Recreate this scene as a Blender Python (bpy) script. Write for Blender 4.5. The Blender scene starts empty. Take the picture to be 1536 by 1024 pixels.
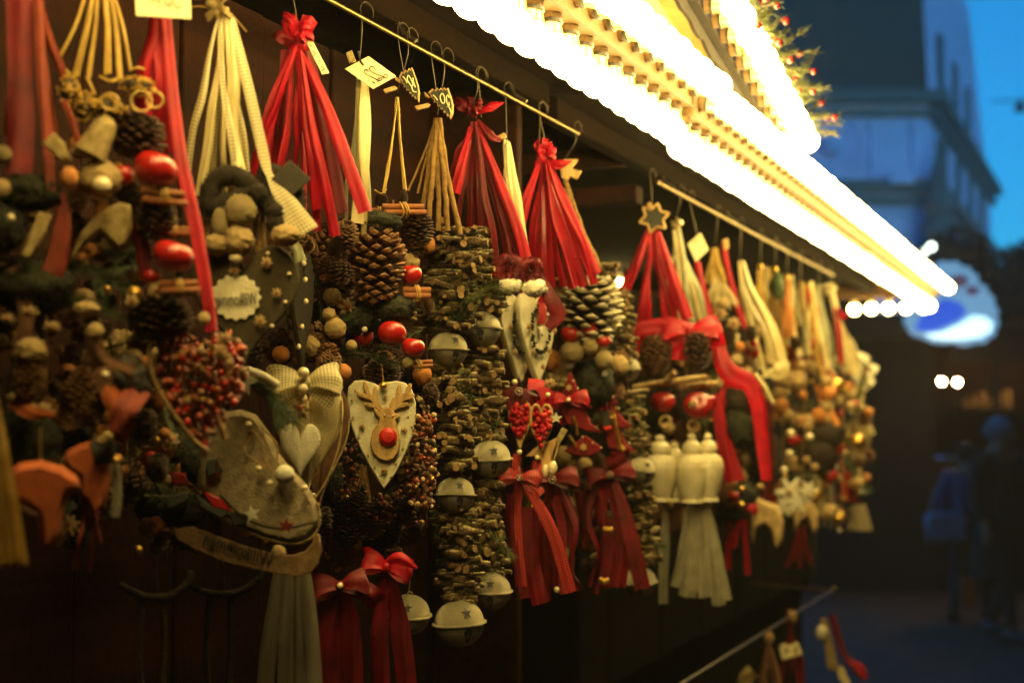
import bpy, math, random
from math import sin, cos, tan, pi, radians, atan2, sqrt
from mathutils import Vector as V, Matrix, noise
R = random.Random(7)
S = bpy.context.scene
COL = S.collection
# ------------------------------------------------------------------ camera model
FP = 2133.33
PITCH = math.atan(118 / FP)
YAW = math.atan(892 / FP * cos(PITCH))
EYE = V((0, 0, 1.62))
FW = V((-sin(YAW) * cos(PITCH), cos(YAW) * cos(PITCH), sin(PITCH)))
RT = V((cos(YAW), sin(YAW), 0))
UP = RT.cross(FW)
def ray(px, py):
    return (FW + RT * ((px - 768) / FP) + UP * ((512 - py) / FP))
def W(px, py, d):
    r = ray(px, py); t = -d / r.x
    return EYE + r * t
def Dp(px, py, depth):
    return EYE + ray(px, py) * depth
def Gd(px, py, z=0.0):
    r = ray(px, py); return EYE + r * ((z - EYE.z) / r.z)
cam = bpy.data.cameras.new('camera'); co = bpy.data.objects.new('camera', cam); COL.objects.link(co)
cam.sensor_width = 36; cam.lens = 50; cam.clip_start = 0.02; cam.clip_end = 2000
co.location = EYE; co.rotation_euler = (pi / 2 + PITCH, 0, YAW)
cam.dof.use_dof = True; cam.dof.focus_distance = 1.64; cam.dof.aperture_fstop = 4.0
S.camera = co
# ------------------------------------------------------------------ materials
MATS = {}
def mat(name, col, rough=0.6, col2=None, scale=60, bump=0.0, bscale=None, metal=0.0, coat=0.0, emit=None, es=0.0,
        sheen=0.0, trans=0.0, kind=None, spec=0.5, detail=4, sheer=0.0):
    m = bpy.data.materials.new(name); m.use_nodes = True
    nt = m.node_tree; N = nt.nodes; L = nt.links
    b = N['Principled BSDF']
    b.inputs['Roughness'].default_value = rough; b.inputs['Metallic'].default_value = metal
    b.inputs['Coat Weight'].default_value = coat; b.inputs['Sheen Weight'].default_value = sheen
    b.inputs['Specular IOR Level'].default_value = spec
    b.inputs['Base Color'].default_value = (*col, 1)
    tc = N.new('ShaderNodeTexCoord')
    if col2 is None: col2 = tuple(c * 0.55 for c in col)
    tx = N.new('ShaderNodeTexNoise'); tx.inputs['Scale'].default_value = scale; tx.inputs['Detail'].default_value = detail
    L.new(tc.outputs['Object'], tx.inputs['Vector'])
    rp = N.new('ShaderNodeValToRGB'); rp.color_ramp.elements[0].position = .35; rp.color_ramp.elements[1].position = .68
    rp.color_ramp.elements[0].color = (*col2, 1); rp.color_ramp.elements[1].color = (*col, 1)
    L.new(tx.outputs['Fac'], rp.inputs['Fac'])
    last = rp.outputs['Color']
    if kind == 'gingham' or kind == 'weave':
        sp = N.new('ShaderNodeSeparateXYZ'); L.new(tc.outputs['UV'], sp.inputs[0])
        outs = []
        for ax in ('X', 'Y'):
            a = N.new('ShaderNodeMath'); a.operation = 'MULTIPLY'; a.inputs[1].default_value = 1 / (0.0034 if kind == 'gingham' else .002)
            L.new(sp.outputs[ax], a.inputs[0])
            f = N.new('ShaderNodeMath'); f.operation = 'FRACT'; L.new(a.outputs[0], f.inputs[0])
            g = N.new('ShaderNodeMath'); g.operation = 'GREATER_THAN'; g.inputs[1].default_value = .5; L.new(f.outputs[0], g.inputs[0])
            outs.append(g)
        ad = N.new('ShaderNodeMath'); ad.operation = 'ADD'; L.new(outs[0].outputs[0], ad.inputs[0]); L.new(outs[1].outputs[0], ad.inputs[1])
        hf = N.new('ShaderNodeMath'); hf.operation = 'MULTIPLY'; hf.inputs[1].default_value = .5; L.new(ad.outputs[0], hf.inputs[0])
        mx = N.new('ShaderNodeMix'); mx.data_type = 'RGBA'; L.new(hf.outputs[0], mx.inputs[0])
        mx.inputs[6].default_value = (*col2, 1); mx.inputs[7].default_value = (*col, 1)
        last = mx.outputs[2]
    if kind == 'frost':
        ge = N.new('ShaderNodeNewGeometry'); sp = N.new('ShaderNodeSeparateXYZ'); L.new(ge.outputs['Normal'], sp.inputs[0])
        n2 = N.new('ShaderNodeTexNoise'); n2.inputs['Scale'].default_value = 220; n2.inputs['Detail'].default_value = 3; L.new(tc.outputs['Object'], n2.inputs['Vector'])
        ml = N.new('ShaderNodeMath'); ml.operation = 'MULTIPLY_ADD'; ml.inputs[1].default_value = .9; ml.inputs[2].default_value = -.55
        L.new(sp.outputs['Z'], ml.inputs[0])
        ad = N.new('ShaderNodeMath'); ad.operation = 'ADD'; L.new(ml.outputs[0], ad.inputs[0]); L.new(n2.outputs['Fac'], ad.inputs[1])
        rr = N.new('ShaderNodeValToRGB'); rr.color_ramp.elements[0].position = .48; rr.color_ramp.elements[1].position = .92
        L.new(ad.outputs[0], rr.inputs['Fac'])
        mx = N.new('ShaderNodeMix'); mx.data_type = 'RGBA'; L.new(rr.outputs['Color'], mx.inputs[0])
        L.new(last, mx.inputs[6]); mx.inputs[7].default_value = (.50, .43, .20, 1)
        last = mx.outputs[2]
    if kind == 'plank':
        mp = N.new('ShaderNodeMapping'); mp.inputs['Scale'].default_value = (1, 1, .12) if name == 'plywood' else (1, .08, 1); L.new(tc.outputs['Object'], mp.inputs[0]); L.new(mp.outputs[0], tx.inputs['Vector'])
    L.new(last, b.inputs['Base Color'])
    if bump:
        n3 = N.new('ShaderNodeTexNoise'); n3.inputs['Scale'].default_value = bscale or scale * 3; n3.inputs['Detail'].default_value = 5
        L.new(tc.outputs['Object'], n3.inputs['Vector'])
        bp = N.new('ShaderNodeBump'); bp.inputs['Strength'].default_value = bump; bp.inputs['Distance'].default_value = .004
        L.new(n3.outputs['Fac'], bp.inputs['Height']); L.new(bp.outputs[0], b.inputs['Normal'])
    if emit:
        b.inputs['Emission Color'].default_value = (*emit, 1); b.inputs['Emission Strength'].default_value = es
    if trans:
        t = N.new('ShaderNodeBsdfTranslucent'); L.new(last, t.inputs['Color'])
        ms = N.new('ShaderNodeMixShader'); ms.inputs[0].default_value = trans
        L.new(b.outputs[0], ms.inputs[1]); L.new(t.outputs[0], ms.inputs[2]); L.new(ms.outputs[0], N['Material Output'].inputs[0])
    if sheer:
        o_ = N['Material Output'].inputs[0]; prev = o_.links[0].from_socket
        tr = N.new('ShaderNodeBsdfTransparent'); m2 = N.new('ShaderNodeMixShader'); m2.inputs[0].default_value = sheer
        L.new(prev, m2.inputs[1]); L.new(tr.outputs[0], m2.inputs[2]); L.new(m2.outputs[0], o_)
    MATS[name] = m
    return m
mat('red', (.44, .0026, .019), .5, (.26, .0018, .011), 30, .25, 900, trans=.08, spec=.3)
mat('darkred', (.155, .0014, .006), .55, (.07, .0008, .003), 30, .3, 900, spec=.3, trans=.06)
mat('chiffon', (.54, .003, .022), .5, (.36, .0025, .014), 40, .2, 800, trans=.4)
mat('rust', (.26, .03, .010), .7, (.17, .018, .007), 40, .4, 700, trans=.1)
mat('cream', (.74, .64, .34), .42, (.58, .48, .22), 25, .2, 900, sheen=.05, trans=.12)
mat('sage', (.46, .46, .28), .5, (.32, .32, .18), 40, .2, 800, trans=.15)
mat('ginghamcream', (.66, .58, .34), .6, (.24, .19, .07), kind='gingham', trans=.12)
mat('ginghamred', (.50, .03, .02), .6, (.10, .006, .008), kind='gingham', trans=.12)
mat('tulle', (.46, .43, .30), .8, (.36, .33, .22), 50, .3, 700, trans=.3, sheer=.45)
mat('loopfelt', (.026, .016, .006), .95, (.012, .008, .004), 160, .5, 900)
mat('grey_check', (.25, .22, .15), .8, (.13, .11, .07), kind='weave', trans=.1)
mat('raffia', (.62, .42, .09), .55, (.46, .28, .05), 60, .4, 500, trans=.1)
mat('jute', (.38, .22, .055), .85, (.22, .12, .03), 140, .8, 900)
mat('burlap', (.50, .38, .16), .9, (.30, .21, .08), 120, .9, 600, kind=None, trans=.1)
mat('cone', (.11, .045, .017), .55, (.05, .02, .009), 90, .5, 500)
mat('conetip', (.36, .18, .068), .5, (.13, .055, .02), 160, .5, 500)
mat('conedark', (.035, .022, .012), .6, (.018, .012, .008), 90, .5, 500)
mat('conewhite', (.66, .60, .42), .8, (.46, .40, .25), 200, .5, 700)
mat('apple', (.46, .010, .010), .28, (.24, .010, .006), 70, .12, 300, coat=.25, detail=6)
mat('stem', (.06, .03, .015), .7)
mat('berry', (.55, .022, .010), .25, (.26, .012, .008), 40, coat=.3)
mat('berryrust', (.40, .075, .02), .4, (.13, .02, .01), 60, coat=.1)
mat('cinn', (.42, .15, .045), .55, (.22, .07, .02), 90, .6, 500)
mat('twig', (.12, .065, .020), .9, (.04, .022, .007), 120, .9, 500, kind='frost')
mat('twigend', (.30, .18, .07), .85, (.16, .09, .035), 150)
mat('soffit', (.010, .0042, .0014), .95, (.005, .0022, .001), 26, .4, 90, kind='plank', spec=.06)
mat('hookwire', (.10, .075, .04), .4, (.06, .045, .025), 60, metal=.6)
mat('bead', (.035, .02, .004), .6)
mat('heartfelt', (.050, .036, .015), .95, (.036, .025, .010), 160, .5, 900)
mat('blackwood', (.008, .0065, .005), .95, (.005, .004, .003), 20, .4, 90, spec=.05)
mat('bark', (.045, .028, .016), .9, (.02, .013, .008), 120, .9, 300)
mat('nut', (.68, .50, .23), .7, (.42, .27, .10), 120, .7, 450)
mat('cork', (.74, .60, .30), .95, (.44, .31, .12), 260, 1, 500)
mat('pearl', (.72, .60, .36), .2, (.66, .54, .32), coat=.6)
mat('gold', (.72, .46, .10), .28, (.5, .3, .05), 80, .2, metal=.9)
mat('frost', (.92, .84, .58), .36, (.16, .13, .06), 230, .7, 500, metal=.6)
mat('gunmetal', (.40, .36, .27), .5, (.16, .14, .10), 60, .3, 400, metal=.7)
mat('black', (.008, .008, .008), .7)
mat('ink', (.03, .02, .012), .7)
mat('steel', (.45, .40, .30), .3, (.3, .26, .2), metal=.95)
mat('rail', (.34, .24, .08), .34, (.22, .15, .05), metal=.95)
mat('mossdark', (.030, .030, .012), .95, (.012, .012, .005), 90, .8)
mat('fir', (.055, .085, .028), .7, (.03, .05, .018), 60)
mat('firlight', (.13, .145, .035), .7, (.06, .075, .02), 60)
mat('darkfelt', (.042, .034, .022), .95, (.030, .025, .016), 160, .5, 900)
mat('creamfelt', (.62, .52, .27), .9, (.52, .42, .20), 60, .5, 700)
mat('greyfelt', (.36, .29, .17), .95, (.22, .17, .10), 120, .7, 600)
mat('whitewood', (.66, .62, .44), .6, (.48, .43, .27), 55, .3, 400)
mat('plywood', (.54, .36, .13), .65, (.33, .19, .06), 120, .3, 300, kind='plank', detail=8)
mat('oldply', (.25, .15, .06), .75, (.14, .075, .028), 120, .3, 300, detail=8)
mat('card', (.80, .72, .42), .7, (.74, .66, .36), 20)
mat('chalk', (.03, .032, .018), .8)
mat('redfelt', (.20, .002, .008), .95, (.12, .0015, .005), 120, .5, 800)
mat('redpaint', (.50, .015, .012), .45, (.42, .012, .01), 50)
mat('orangefelt', (.46, .11, .03), .95, (.34, .075, .02), 120, .5, 700)
mat('brownfelt', (.16, .07, .03), .95, (.10, .045, .02), 120, .5, 700)
mat('whitefelt', (.72, .68, .52), .95, (.6, .55, .4), 120, .5, 700)
mat('ceramic', (.62, .56, .36), .45, (.50, .44, .26), 40, .1)
mat('stripes', (.30, .27, .20), .9, (.05, .06, .05), 60, kind='weave')
mat('orangefruit', (.62, .26, .05), .6, (.45, .15, .03), 70, .5)
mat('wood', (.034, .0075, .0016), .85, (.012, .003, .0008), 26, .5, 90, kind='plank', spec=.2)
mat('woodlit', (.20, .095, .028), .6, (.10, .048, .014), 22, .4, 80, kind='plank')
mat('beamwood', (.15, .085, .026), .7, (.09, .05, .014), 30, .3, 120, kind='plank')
mat('whitepaint', (.78, .74, .62), .5, (.70, .66, .54), 8)
mat('rakewood', (.40, .28, .08), .6, (.24, .16, .04), 18, .3)
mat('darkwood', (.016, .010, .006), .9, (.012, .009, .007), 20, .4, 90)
mat('darkgreen', (.020, .016, .010), .9, (.012, .011, .007), 9, .4)
mat('bulbglass', (.9, .8, .5), .2, emit=(1, .73, .235), es=17)
mat('bulbneck', (.9, .75, .4), .15, emit=(1, .62, .16), es=.28)
mat('brass', (.55, .38, .12), .35, (.4, .26, .07), metal=.7)
mat('ringblack', (.02, .014, .008), .5)
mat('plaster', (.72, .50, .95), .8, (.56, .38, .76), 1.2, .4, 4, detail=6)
mat('stone', (.15, .10, .12), .85, (.09, .06, .075), 1.5, .5, 5)
mat('slate', (.05, .014, .008), .9, (.03, .009, .005), 2, .5, 6)
mat('cobble', (.10, .052, .026), .9, (.05, .026, .014), 5, .9, 9)
mat('leafdark', (.035, .014, .006), .9, (.02, .009, .004), 3)
mat('signblue', (.05, .16, .7), .5, emit=(.02, .10, .75), es=.3)
mat('signpale', (.3, .5, .7), .5, (.1, .12, .14), 3, emit=(.10, .26, .44), es=.4)
mat('signwhite', (.8, .9, .95), .5, emit=(.50, .85, 1), es=.6)
mat('lampwarm', (.9, .8, .5), .3, emit=(1, .62, .25), es=130)
mat('lampcool', (.9, .9, .8), .3, emit=(.75, 1, .80), es=3)
mat('skin', (.45, .22, .13), .6)
mat('greyhair', (.34, .36, .40), .8, (.22, .23, .26), 60, .6)
mat('darkhair', (.03, .02, .015), .7)
mat('coat', (.022, .016, .013), .9, (.014, .011, .009), 20, .3)
mat('bluejacket', (.03, .05, .20), .7, (.018, .03, .12), 12, .4)
mat('palecloth', (.30, .34, .42), .8, (.2, .22, .28), 14)
mat('trousers', (.02, .02, .025), .9)
mat('shoe', (.015, .013, .012), .5)
# ------------------------------------------------------------------ mesh builder
def rotmat(rx=0, ry=0, rz=0):
    return Matrix.Rotation(rz, 3, 'Z') @ Matrix.Rotation(ry, 3, 'Y') @ Matrix.Rotation(rx, 3, 'X')
class MB:
    def __init__(s):
        s.v = []; s.f = []; s.mi = []; s.sm = []; s.uv = {}
    def add(s, vs, fs, mi=0, sm=True, uv=None):
        o = len(s.v); s.v += [tuple(v) for v in vs]
        for f in fs:
            if uv: s.uv[len(s.f)] = [uv[i] for i in f]
            s.f.append(tuple(i + o for i in f)); s.mi.append(mi); s.sm.append(sm)
    def box(s, c, size, M=None, mi=0):
        c = V(c); h = V(size) / 2; M = M or Matrix.Identity(3)
        vs = [c + M @ V((x * h.x, y * h.y, z * h.z)) for x in (-1, 1) for y in (-1, 1) for z in (-1, 1)]
        s.add(vs, [(0, 1, 3, 2), (4, 6, 7, 5), (0, 4, 5, 1), (2, 3, 7, 6), (0, 2, 6, 4), (1, 5, 7, 3)], mi, False)
    def boxw(s, a, b, mi=0):
        a = V(a); b = V(b); s.box((a + b) / 2, [abs(x) for x in (b - a)], None, mi)
    def tube(s, pts, r, n=7, mi=0, capmi=None, cap=True):
        pts = [V(p) for p in pts]; k = len(pts)
        if not isinstance(r, (list, tuple)): r = [r] * k
        vs = []; up = None
        for i in range(k):
            t = (pts[min(i + 1, k - 1)] - pts[max(i - 1, 0)])
            t = t.normalized() if t.length > 1e-9 else V((0, 0, 1))
            if up is None:
                up = t.orthogonal().normalized()
            else:
                up = (up - t * up.dot(t)); up = up.normalized() if up.length > 1e-6 else t.orthogonal().normalized()
            w = t.cross(up)
            for j in range(n):
                a = 2 * pi * j / n
                vs.append(pts[i] + (up * cos(a) + w * sin(a)) * r[i])
        fs = [(i * n + j, i * n + (j + 1) % n, (i + 1) * n + (j + 1) % n, (i + 1) * n + j) for i in range(k - 1) for j in range(n)]
        s.add(vs, fs, mi, True)
        if cap:
            cm = mi if capmi is None else capmi
            s.add(vs[:n], [tuple(range(n))[::-1]], cm, False); s.add(vs[-n:], [tuple(range(n))], cm, False)
    def ball(s, c, r, seg=12, rings=8, mi=0, amp=0, freq=1, M=None, seed=0):
        c = V(c); r = V((r, r, r)) if isinstance(r, (int, float)) else V(r)
        vs = []; M = M or Matrix.Identity(3)
        def pt(d):
            k = 1 + (amp * noise.noise(d * freq + V((seed, seed * 2.3, seed * .7))) if amp else 0)
            return c + M @ V((d.x * r.x * k, d.y * r.y * k, d.z * r.z * k))
        vs.append(pt(V((0, 0, 1))))
        for i in range(1, rings):
            t = pi * i / rings
            for j in range(seg):
                a = 2 * pi * j / seg
                vs.append(pt(V((sin(t) * cos(a), sin(t) * sin(a), cos(t)))))
        vs.append(pt(V((0, 0, -1))))
        fs = [(0, 1 + j, 1 + (j + 1) % seg) for j in range(seg)]
        for i in range(rings - 2):
            for j in range(seg):
                a = 1 + i * seg + j; b = 1 + i * seg + (j + 1) % seg
                fs.append((a, a + seg, b + seg, b))
        e = len(vs) - 1; b0 = 1 + (rings - 2) * seg
        fs += [(b0 + j, e, b0 + (j + 1) % seg) for j in range(seg)]
        s.add(vs, fs, mi, True)
    def lathe(s, prof, seg=16, mi=0, c=(0, 0, 0), M=None, mis=None):
        c = V(c); M = M or Matrix.Identity(3); vs = []
        for (r, z) in prof:
            for j in range(seg):
                a = 2 * pi * j / seg
                vs.append(c + M @ V((r * cos(a), r * sin(a), z)))
        for i in range(len(prof) - 1):
            fs = [(i * seg + j, i * seg + (j + 1) % seg, (i + 1) * seg + (j + 1) % seg, (i + 1) * seg + j) for j in range(seg)]
            m = mis[i] if mis else mi
            o = len(s.v)
            s.add([vs[k] for f in fs for k in f], [tuple(range(q * 4, q * 4 + 4)) for q in range(seg)], m, True)
    def strip(s, pts, w, wd=None, curl=.25, mi=0, nx=6, seed=0, flip=0):
        """ribbon along pts, width w (number or list), wd: width direction per point"""
        pts = [V(p) for p in pts]; k = len(pts)
        if not isinstance(w, (list, tuple)): w = [w] * k
        vs = []; uv = []; Ln = 0
        for i in range(k):
            t = (pts[min(i + 1, k - 1)] - pts[max(i - 1, 0)]).normalized()
            d = V(wd[i] if isinstance(wd, list) else (wd or (1, 0, 0)))
            d = (d - t * d.dot(t)).normalized(); nrm = t.cross(d)
            if i: Ln += (pts[i] - pts[i - 1]).length
            for j in range(nx + 1):
                u = j / nx - .5
                rip = curl * w[i] * (cos(u * pi * 1.0) - .6 + .45 * sin(u * 9 + seed * 1.7 + i * .22))
                vs.append(pts[i] + d * (u * w[i]) + nrm * rip)
                uv.append((u * max(w), Ln))
        fs = [(i * (nx + 1) + j, i * (nx + 1) + j + 1, (i + 1) * (nx + 1) + j + 1, (i + 1) * (nx + 1) + j) for i in range(k - 1) for j in range(nx)]
        s.add(vs, fs, mi, True, uv)
    def prism(s, out, y0, y1, bev=0, M=None, c=(0, 0, 0), mi=0, side=None):
        """outline (x,z) counter-clockwise or not, from depth y0 (front) to y1"""
        n = len(out); c = V(c); M = M or Matrix.Identity(3)
        ar = sum(out[i][0] * out[(i + 1) % n][1] - out[(i + 1) % n][0] * out[i][1] for i in range(n))
        if ar < 0: out = out[::-1]
        def inset(b):
            if not b: return out
            res = []
            for i in range(n):
                p, q, r = V(out[i - 1]), V(out[i]), V(out[(i + 1) % n])
                e1 = (q - p); e2 = (r - q)
                n1 = V((-e1.y, e1.x)).normalized() if e1.length else V((0, 0)); n2 = V((-e2.y, e2.x)).normalized() if e2.length else V((0, 0))
                nn = n1 + n2; nn = nn.normalized() if nn.length > 1e-6 else n1
                res.append(tuple(q + nn * b))
            return res
        rings = [(inset(bev), y0)] + ([(out, y0 + bev), (out, y1 - bev)] if bev else []) + [(inset(bev), y1)]
        vs = [c + M @ V((p[0], y, p[1])) for o, y in rings for p in o]; k = len(rings)
        sm = side is None
        fs = [(i * n + j, i * n + (j + 1) % n, (i + 1) * n + (j + 1) % n, (i + 1) * n + j) for i in range(k - 1) for j in range(n)]
        s.add(vs, [tuple(reversed(f)) for f in fs], mi if side is None else side, bool(bev))
        s.add(vs[:n], [tuple(range(n))], mi, False)
        s.add(vs[-n:], [tuple(range(n))[::-1]], mi, False)
    def spike(s, a, b, w, mi=0):
        a = V(a); b = V(b); t = b - a
        if t.length < 1e-9: return
        u = t.orthogonal().normalized() * w; v = t.normalized().cross(u)
        s.add([a + u, a - u * .5 + v * .87, a - u * .5 - v * .87, b], [(0, 1, 3), (1, 2, 3), (2, 0, 3)], mi, False)
    def mesh(s, name, mats):
        me = bpy.data.meshes.new(name); me.from_pydata(s.v, [], s.f)
        for m in (mats if isinstance(mats, (list, tuple)) else [mats]): me.materials.append(MATS[m] if isinstance(m, str) else m)
        me.polygons.foreach_set('material_index', s.mi); me.polygons.foreach_set('use_smooth', s.sm)
        if s.uv:
            ul = me.uv_layers.new(name='UVMap')
            for pi_, uvs in s.uv.items():
                st = me.polygons[pi_].loop_start
                for q, c in enumerate(uvs): ul.data[st + q].uv = c
        me.update(); return me
    def build(s, name, mats, parent=None):
        return link(name, s.mesh(name, mats), parent)
def link(name, me, parent=None, loc=None, rot=None, scale=None):
    o = bpy.data.objects.new(name, me); COL.objects.link(o)
    if parent: o.parent = parent
    if loc is not None: o.location = loc
    if rot is not None: o.rotation_euler = rot
    if scale is not None: o.scale = scale
    return o
def tag(o, label=None, cat=None, group=None, kind=None):
    for k, v in (('label', label), ('category', cat), ('group', group), ('kind', kind)):
        if v: o[k] = v
    return o
def thing(name, label, cat, loc=(0, 0, 0), rz=0, group=None):
    o = bpy.data.objects.new(name, None); COL.objects.link(o); o.empty_display_size = .05
    o.location = loc; o.rotation_euler = (0, 0, rz)
    return tag(o, label, cat, group)
_tx = {}
def text_mesh(txt, material, depth=.06, shear=.25):
    if (txt, material) in _tx: return _tx[(txt, material)]
    cu = bpy.data.curves.new('text', 'FONT'); cu.body = txt; cu.align_x = 'CENTER'; cu.align_y = 'CENTER'; cu.extrude = depth; cu.shear = shear; cu.offset = .012
    cu.resolution_u = 4
    ob = bpy.data.objects.new('text', cu); COL.objects.link(ob)
    dg = bpy.context.evaluated_depsgraph_get(); me = bpy.data.meshes.new_from_object(ob.evaluated_get(dg))
    bpy.data.objects.remove(ob); me.materials.clear(); me.materials.append(MATS[material])
    xs = [v.co.x for v in me.vertices]; k = 1 / (max(xs) - min(xs)); cx = (max(xs) + min(xs)) / 2; ys = [v.co.y for v in me.vertices]; ky = 1 / (max(ys) - min(ys)); cy = (max(ys) + min(ys)) / 2
    for v in me.vertices:
        x, y, z = v.co; v.co = ((x - cx) * k, -z * k, (y - cy) * ky)
    _tx[(txt, material)] = me
    return me
def heart_outline(n=40, long=1.0):
    pts = []
    for i in range(n):
        t = 2 * pi * i / n
        x = 16 * sin(t) ** 3 / 32; z = (13 * cos(t) - 5 * cos(2 * t) - 2 * cos(3 * t) - cos(4 * t) + 2.5) / 29
        pts.append((x, z))
    return pts   # roughly -.5..+.5 in x and z
def star_outline(n=5, r1=.5, r2=.22, rot=0):
    return [((r1 if i % 2 == 0 else r2) * sin(pi * i / n + rot), (r1 if i % 2 == 0 else r2) * cos(pi * i / n + rot)) for i in range(2 * n)]
# ------------------------------------------------------------------ shared small meshes (unit size)
PR = {}
def cone_mesh(name, mats, n=110, seed=1, long=1.0):
    """pine cone hanging, unit width 1 and height 1 (centred)"""
    r = random.Random(seed); m = MB()
    m.ball((0, 0, 0), (.27, .27, .44), 10, 8, 0)
    for i in range(n):
        u = (i + .5) / n; z = .48 - .96 * u
        rad = .5 * (sin(pi * (0.10 + .82 * u)) ** .62)
        a = i * 2.39996 + r.uniform(-.08, .08)
        d = V((cos(a), sin(a), 0)); t = V((-sin(a), cos(a), 0)); k = V((0, 0, 1))
        tilt = -.10 + .35 * (u - .45) + r.uniform(-.06, .06)
        out = (d + k * -tilt * 1.2).normalized(); upv = (k + d * tilt).normalized()
        sw = .095 + .02 * r.random(); th = .030; rr = rad * r.uniform(.93, 1.05)
        b = V((0, 0, z)) + d * .16
        A = V((0, 0, z)) + out * (rr * .72); B = V((0, 0, z)) + out * (rr * .92); T = V((0, 0, z)) + out * rr + upv * .012
        vs = [b + t * .04, b - t * .04, A + t * sw - upv * .01, A - t * sw - upv * .01, A + upv * th,
              B + t * sw * .8, B - t * sw * .8, B + upv * (th + .012), T, B - upv * .035, A - upv * .02]
        m.add(vs, [(0, 1, 4), (0, 4, 2), (1, 3, 4), (0, 2, 10), (0, 10, 1), (1, 10, 3)], 0, False)
        m.add(vs, [(2, 4, 7, 5), (4, 3, 6, 7), (5, 7, 8), (7, 6, 8), (5, 8, 9), (6, 9, 8), (2, 5, 9, 10), (3, 10, 9, 6)], 1, False)
    return m.mesh(name, mats)
PR['cone_brown'] = cone_mesh('pine_cone', ['cone', 'conetip'], 120, 1)
PR['cone_dark'] = cone_mesh('pine_cone_dark', ['conedark', 'cone'], 110, 2)
PR['cone_white'] = cone_mesh('pine_cone_frosted', ['conedark', 'conewhite'], 105, 3)
def apple_mesh():
    m = MB(); prof = []
    for i in range(19):
        t = pi * i / 18; r = sin(t) * .5 * (1 + .06 * cos(t)); z = cos(t) * .46 - .10 * math.exp(-(t / .42) ** 2) * 1.0 + .05 * math.exp(-((pi - t) / .35) ** 2)
        prof.append((max(r, .002), z))
    m.lathe(prof, 24, 0)
    m.tube([(0, 0, .34), (.01, 0, .44), (.04, .01, .53)], [.018, .016, .022], 6, 1)
    return m.mesh('apple', ['apple', 'stem'])
PR['apple'] = apple_mesh()
def cinn_mesh(n, seed):
    m = MB(); r = random.Random(seed)
    pos = {3: [(-.11, 0), (.11, 0), (0, .17)], 5: [(-.2, 0), (0, .01), (.2, 0), (-.1, .17), (.1, .17)], 2: [(0, -.1), (0, .12)]}[n]
    for (y, z) in pos:
        x0 = -.5 + r.uniform(-.05, .05); x1 = .5 + r.uniform(-.05, .05)
        vs = []; k = 16
        for x in (x0, x1):
            for j in range(k):
                a = j / (k - 1) * 2 * pi * 1.35 + r.random() * .03 + y * 9
                rr = .105 * (1 - .42 * j / (k - 1))
                vs.append((x, y + rr * cos(a), z + rr * sin(a)))
        m.add(vs, [(j, j + 1, k + j + 1, k + j) for j in range(k - 1)], 0, True)
        m.tube([(x0 + .02, y, z), (x1 - .02, y, z)], .055, 8, 2)
    for x in (-.06, .02, .07):
        pts = [(x + .02 * sin(q), (.0 if n == 2 else 0) + .30 * cos(q * 2 * pi / 14) * (.5 if n == 2 else 1), .07 + .24 * sin(q * 2 * pi / 14)) for q in range(15)]
        m.tube(pts, .018, 5, 1, cap=False)
    return m.mesh('cinnamon_bundle', ['cinn', 'raffia', 'bark'])
for k in (2, 3, 5): PR['cinn%d' % k] = cinn_mesh(k, k)
def bell_mesh():
    m = MB(); top = []; bot = []
    for i in range(10):
        t = pi / 2 * i / 9; top.append((max(.5 * sin(t) * .96, .001), .44 * cos(t) + .02))
    top += [(.535, .02), (.535, -.012), (.485, -.014)]
    for i in range(10):
        t = pi / 2 * i / 9; bot.append((max(.48 * cos(t), .001), -.014 - .45 * sin(t)))
    m.lathe(top, 28, 0); m.lathe(bot, 28, 1)
    def onsphere(pts, R_, mi, zc, ky=1.0):
        vs = []
        for (x, z) in pts:
            zz = z
            y = -sqrt(max(R_ * R_ - x * x - (zz - .0) ** 2 * ky, .0001))
            vs.append((x, y, zz + zc))
        c = V((0, 0, 0))
        for v in vs: c += V(v)
        c /= len(vs); c.y -= .004
        n = len(vs); m.add(vs + [c], [(i, (i + 1) % n, n) for i in range(n)], mi, False)
    st = [(.115 * (1 if i % 2 == 0 else .42) * sin(pi * i / 5), .235 + .115 * (1 if i % 2 == 0 else .42) * cos(pi * i / 5)) for i in range(10)]
    onsphere(st, .505, 2, .0, 1.25)
    ks = [(-.035, -.30)] + [(.0 + .085 * sin(a), -.135 - .085 * cos(a)) for a in [(-2.7 + 5.4 * i / 10) * -1 + pi * 0 for i in range(11)]][::1]
    ks = [(.085 * sin(a), -.14 + .085 * cos(a)) for a in [-2.6 + 5.2 * i / 10 for i in range(11)]] + [(.04, -.33), (-.04, -.33)]
    onsphere(ks, .490, 2, .0, 1.0)
    m.tube([(.03 * cos(a) * 2, 0, .47 + .06 * sin(a)) for a in [2 * pi * i / 12 for i in range(13)]], .014, 5, 1, cap=False)
    return m.mesh('bell', ['frost', 'gunmetal', 'black'])
PR['bell'] = bell_mesh()
def ball_mesh(name, material, amp, freq, seed=0, seam=False):
    m = MB(); m.ball((0, 0, 0), .5, 34, 24, 0, amp, freq, seed=seed)
    if seam:
        m.tube([(.51 * cos(a), .0, .51 * sin(a)) for a in [2 * pi * i / 24 for i in range(25)]], .035, 6, 0, cap=False)
    return m.mesh(name, material)
PR['cork'] = ball_mesh('cork_ball', 'cork', .26, 9, 3)
PR['walnut'] = ball_mesh('walnut', 'nut', .30, 6.5, 8, True)
PR['nut'] = ball_mesh('nut', 'nut', .16, 4, 2)
PR['berry'] = ball_mesh('berry', 'berry', .05, 2, 2)
PR['pearl'] = ball_mesh('pearl', 'pearl', 0, 1)
PR['goldbead'] = ball_mesh('bead', 'gold', .12, 6)
PR['pompom'] = ball_mesh('pompom', 'whitefelt', .1, 8)
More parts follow.
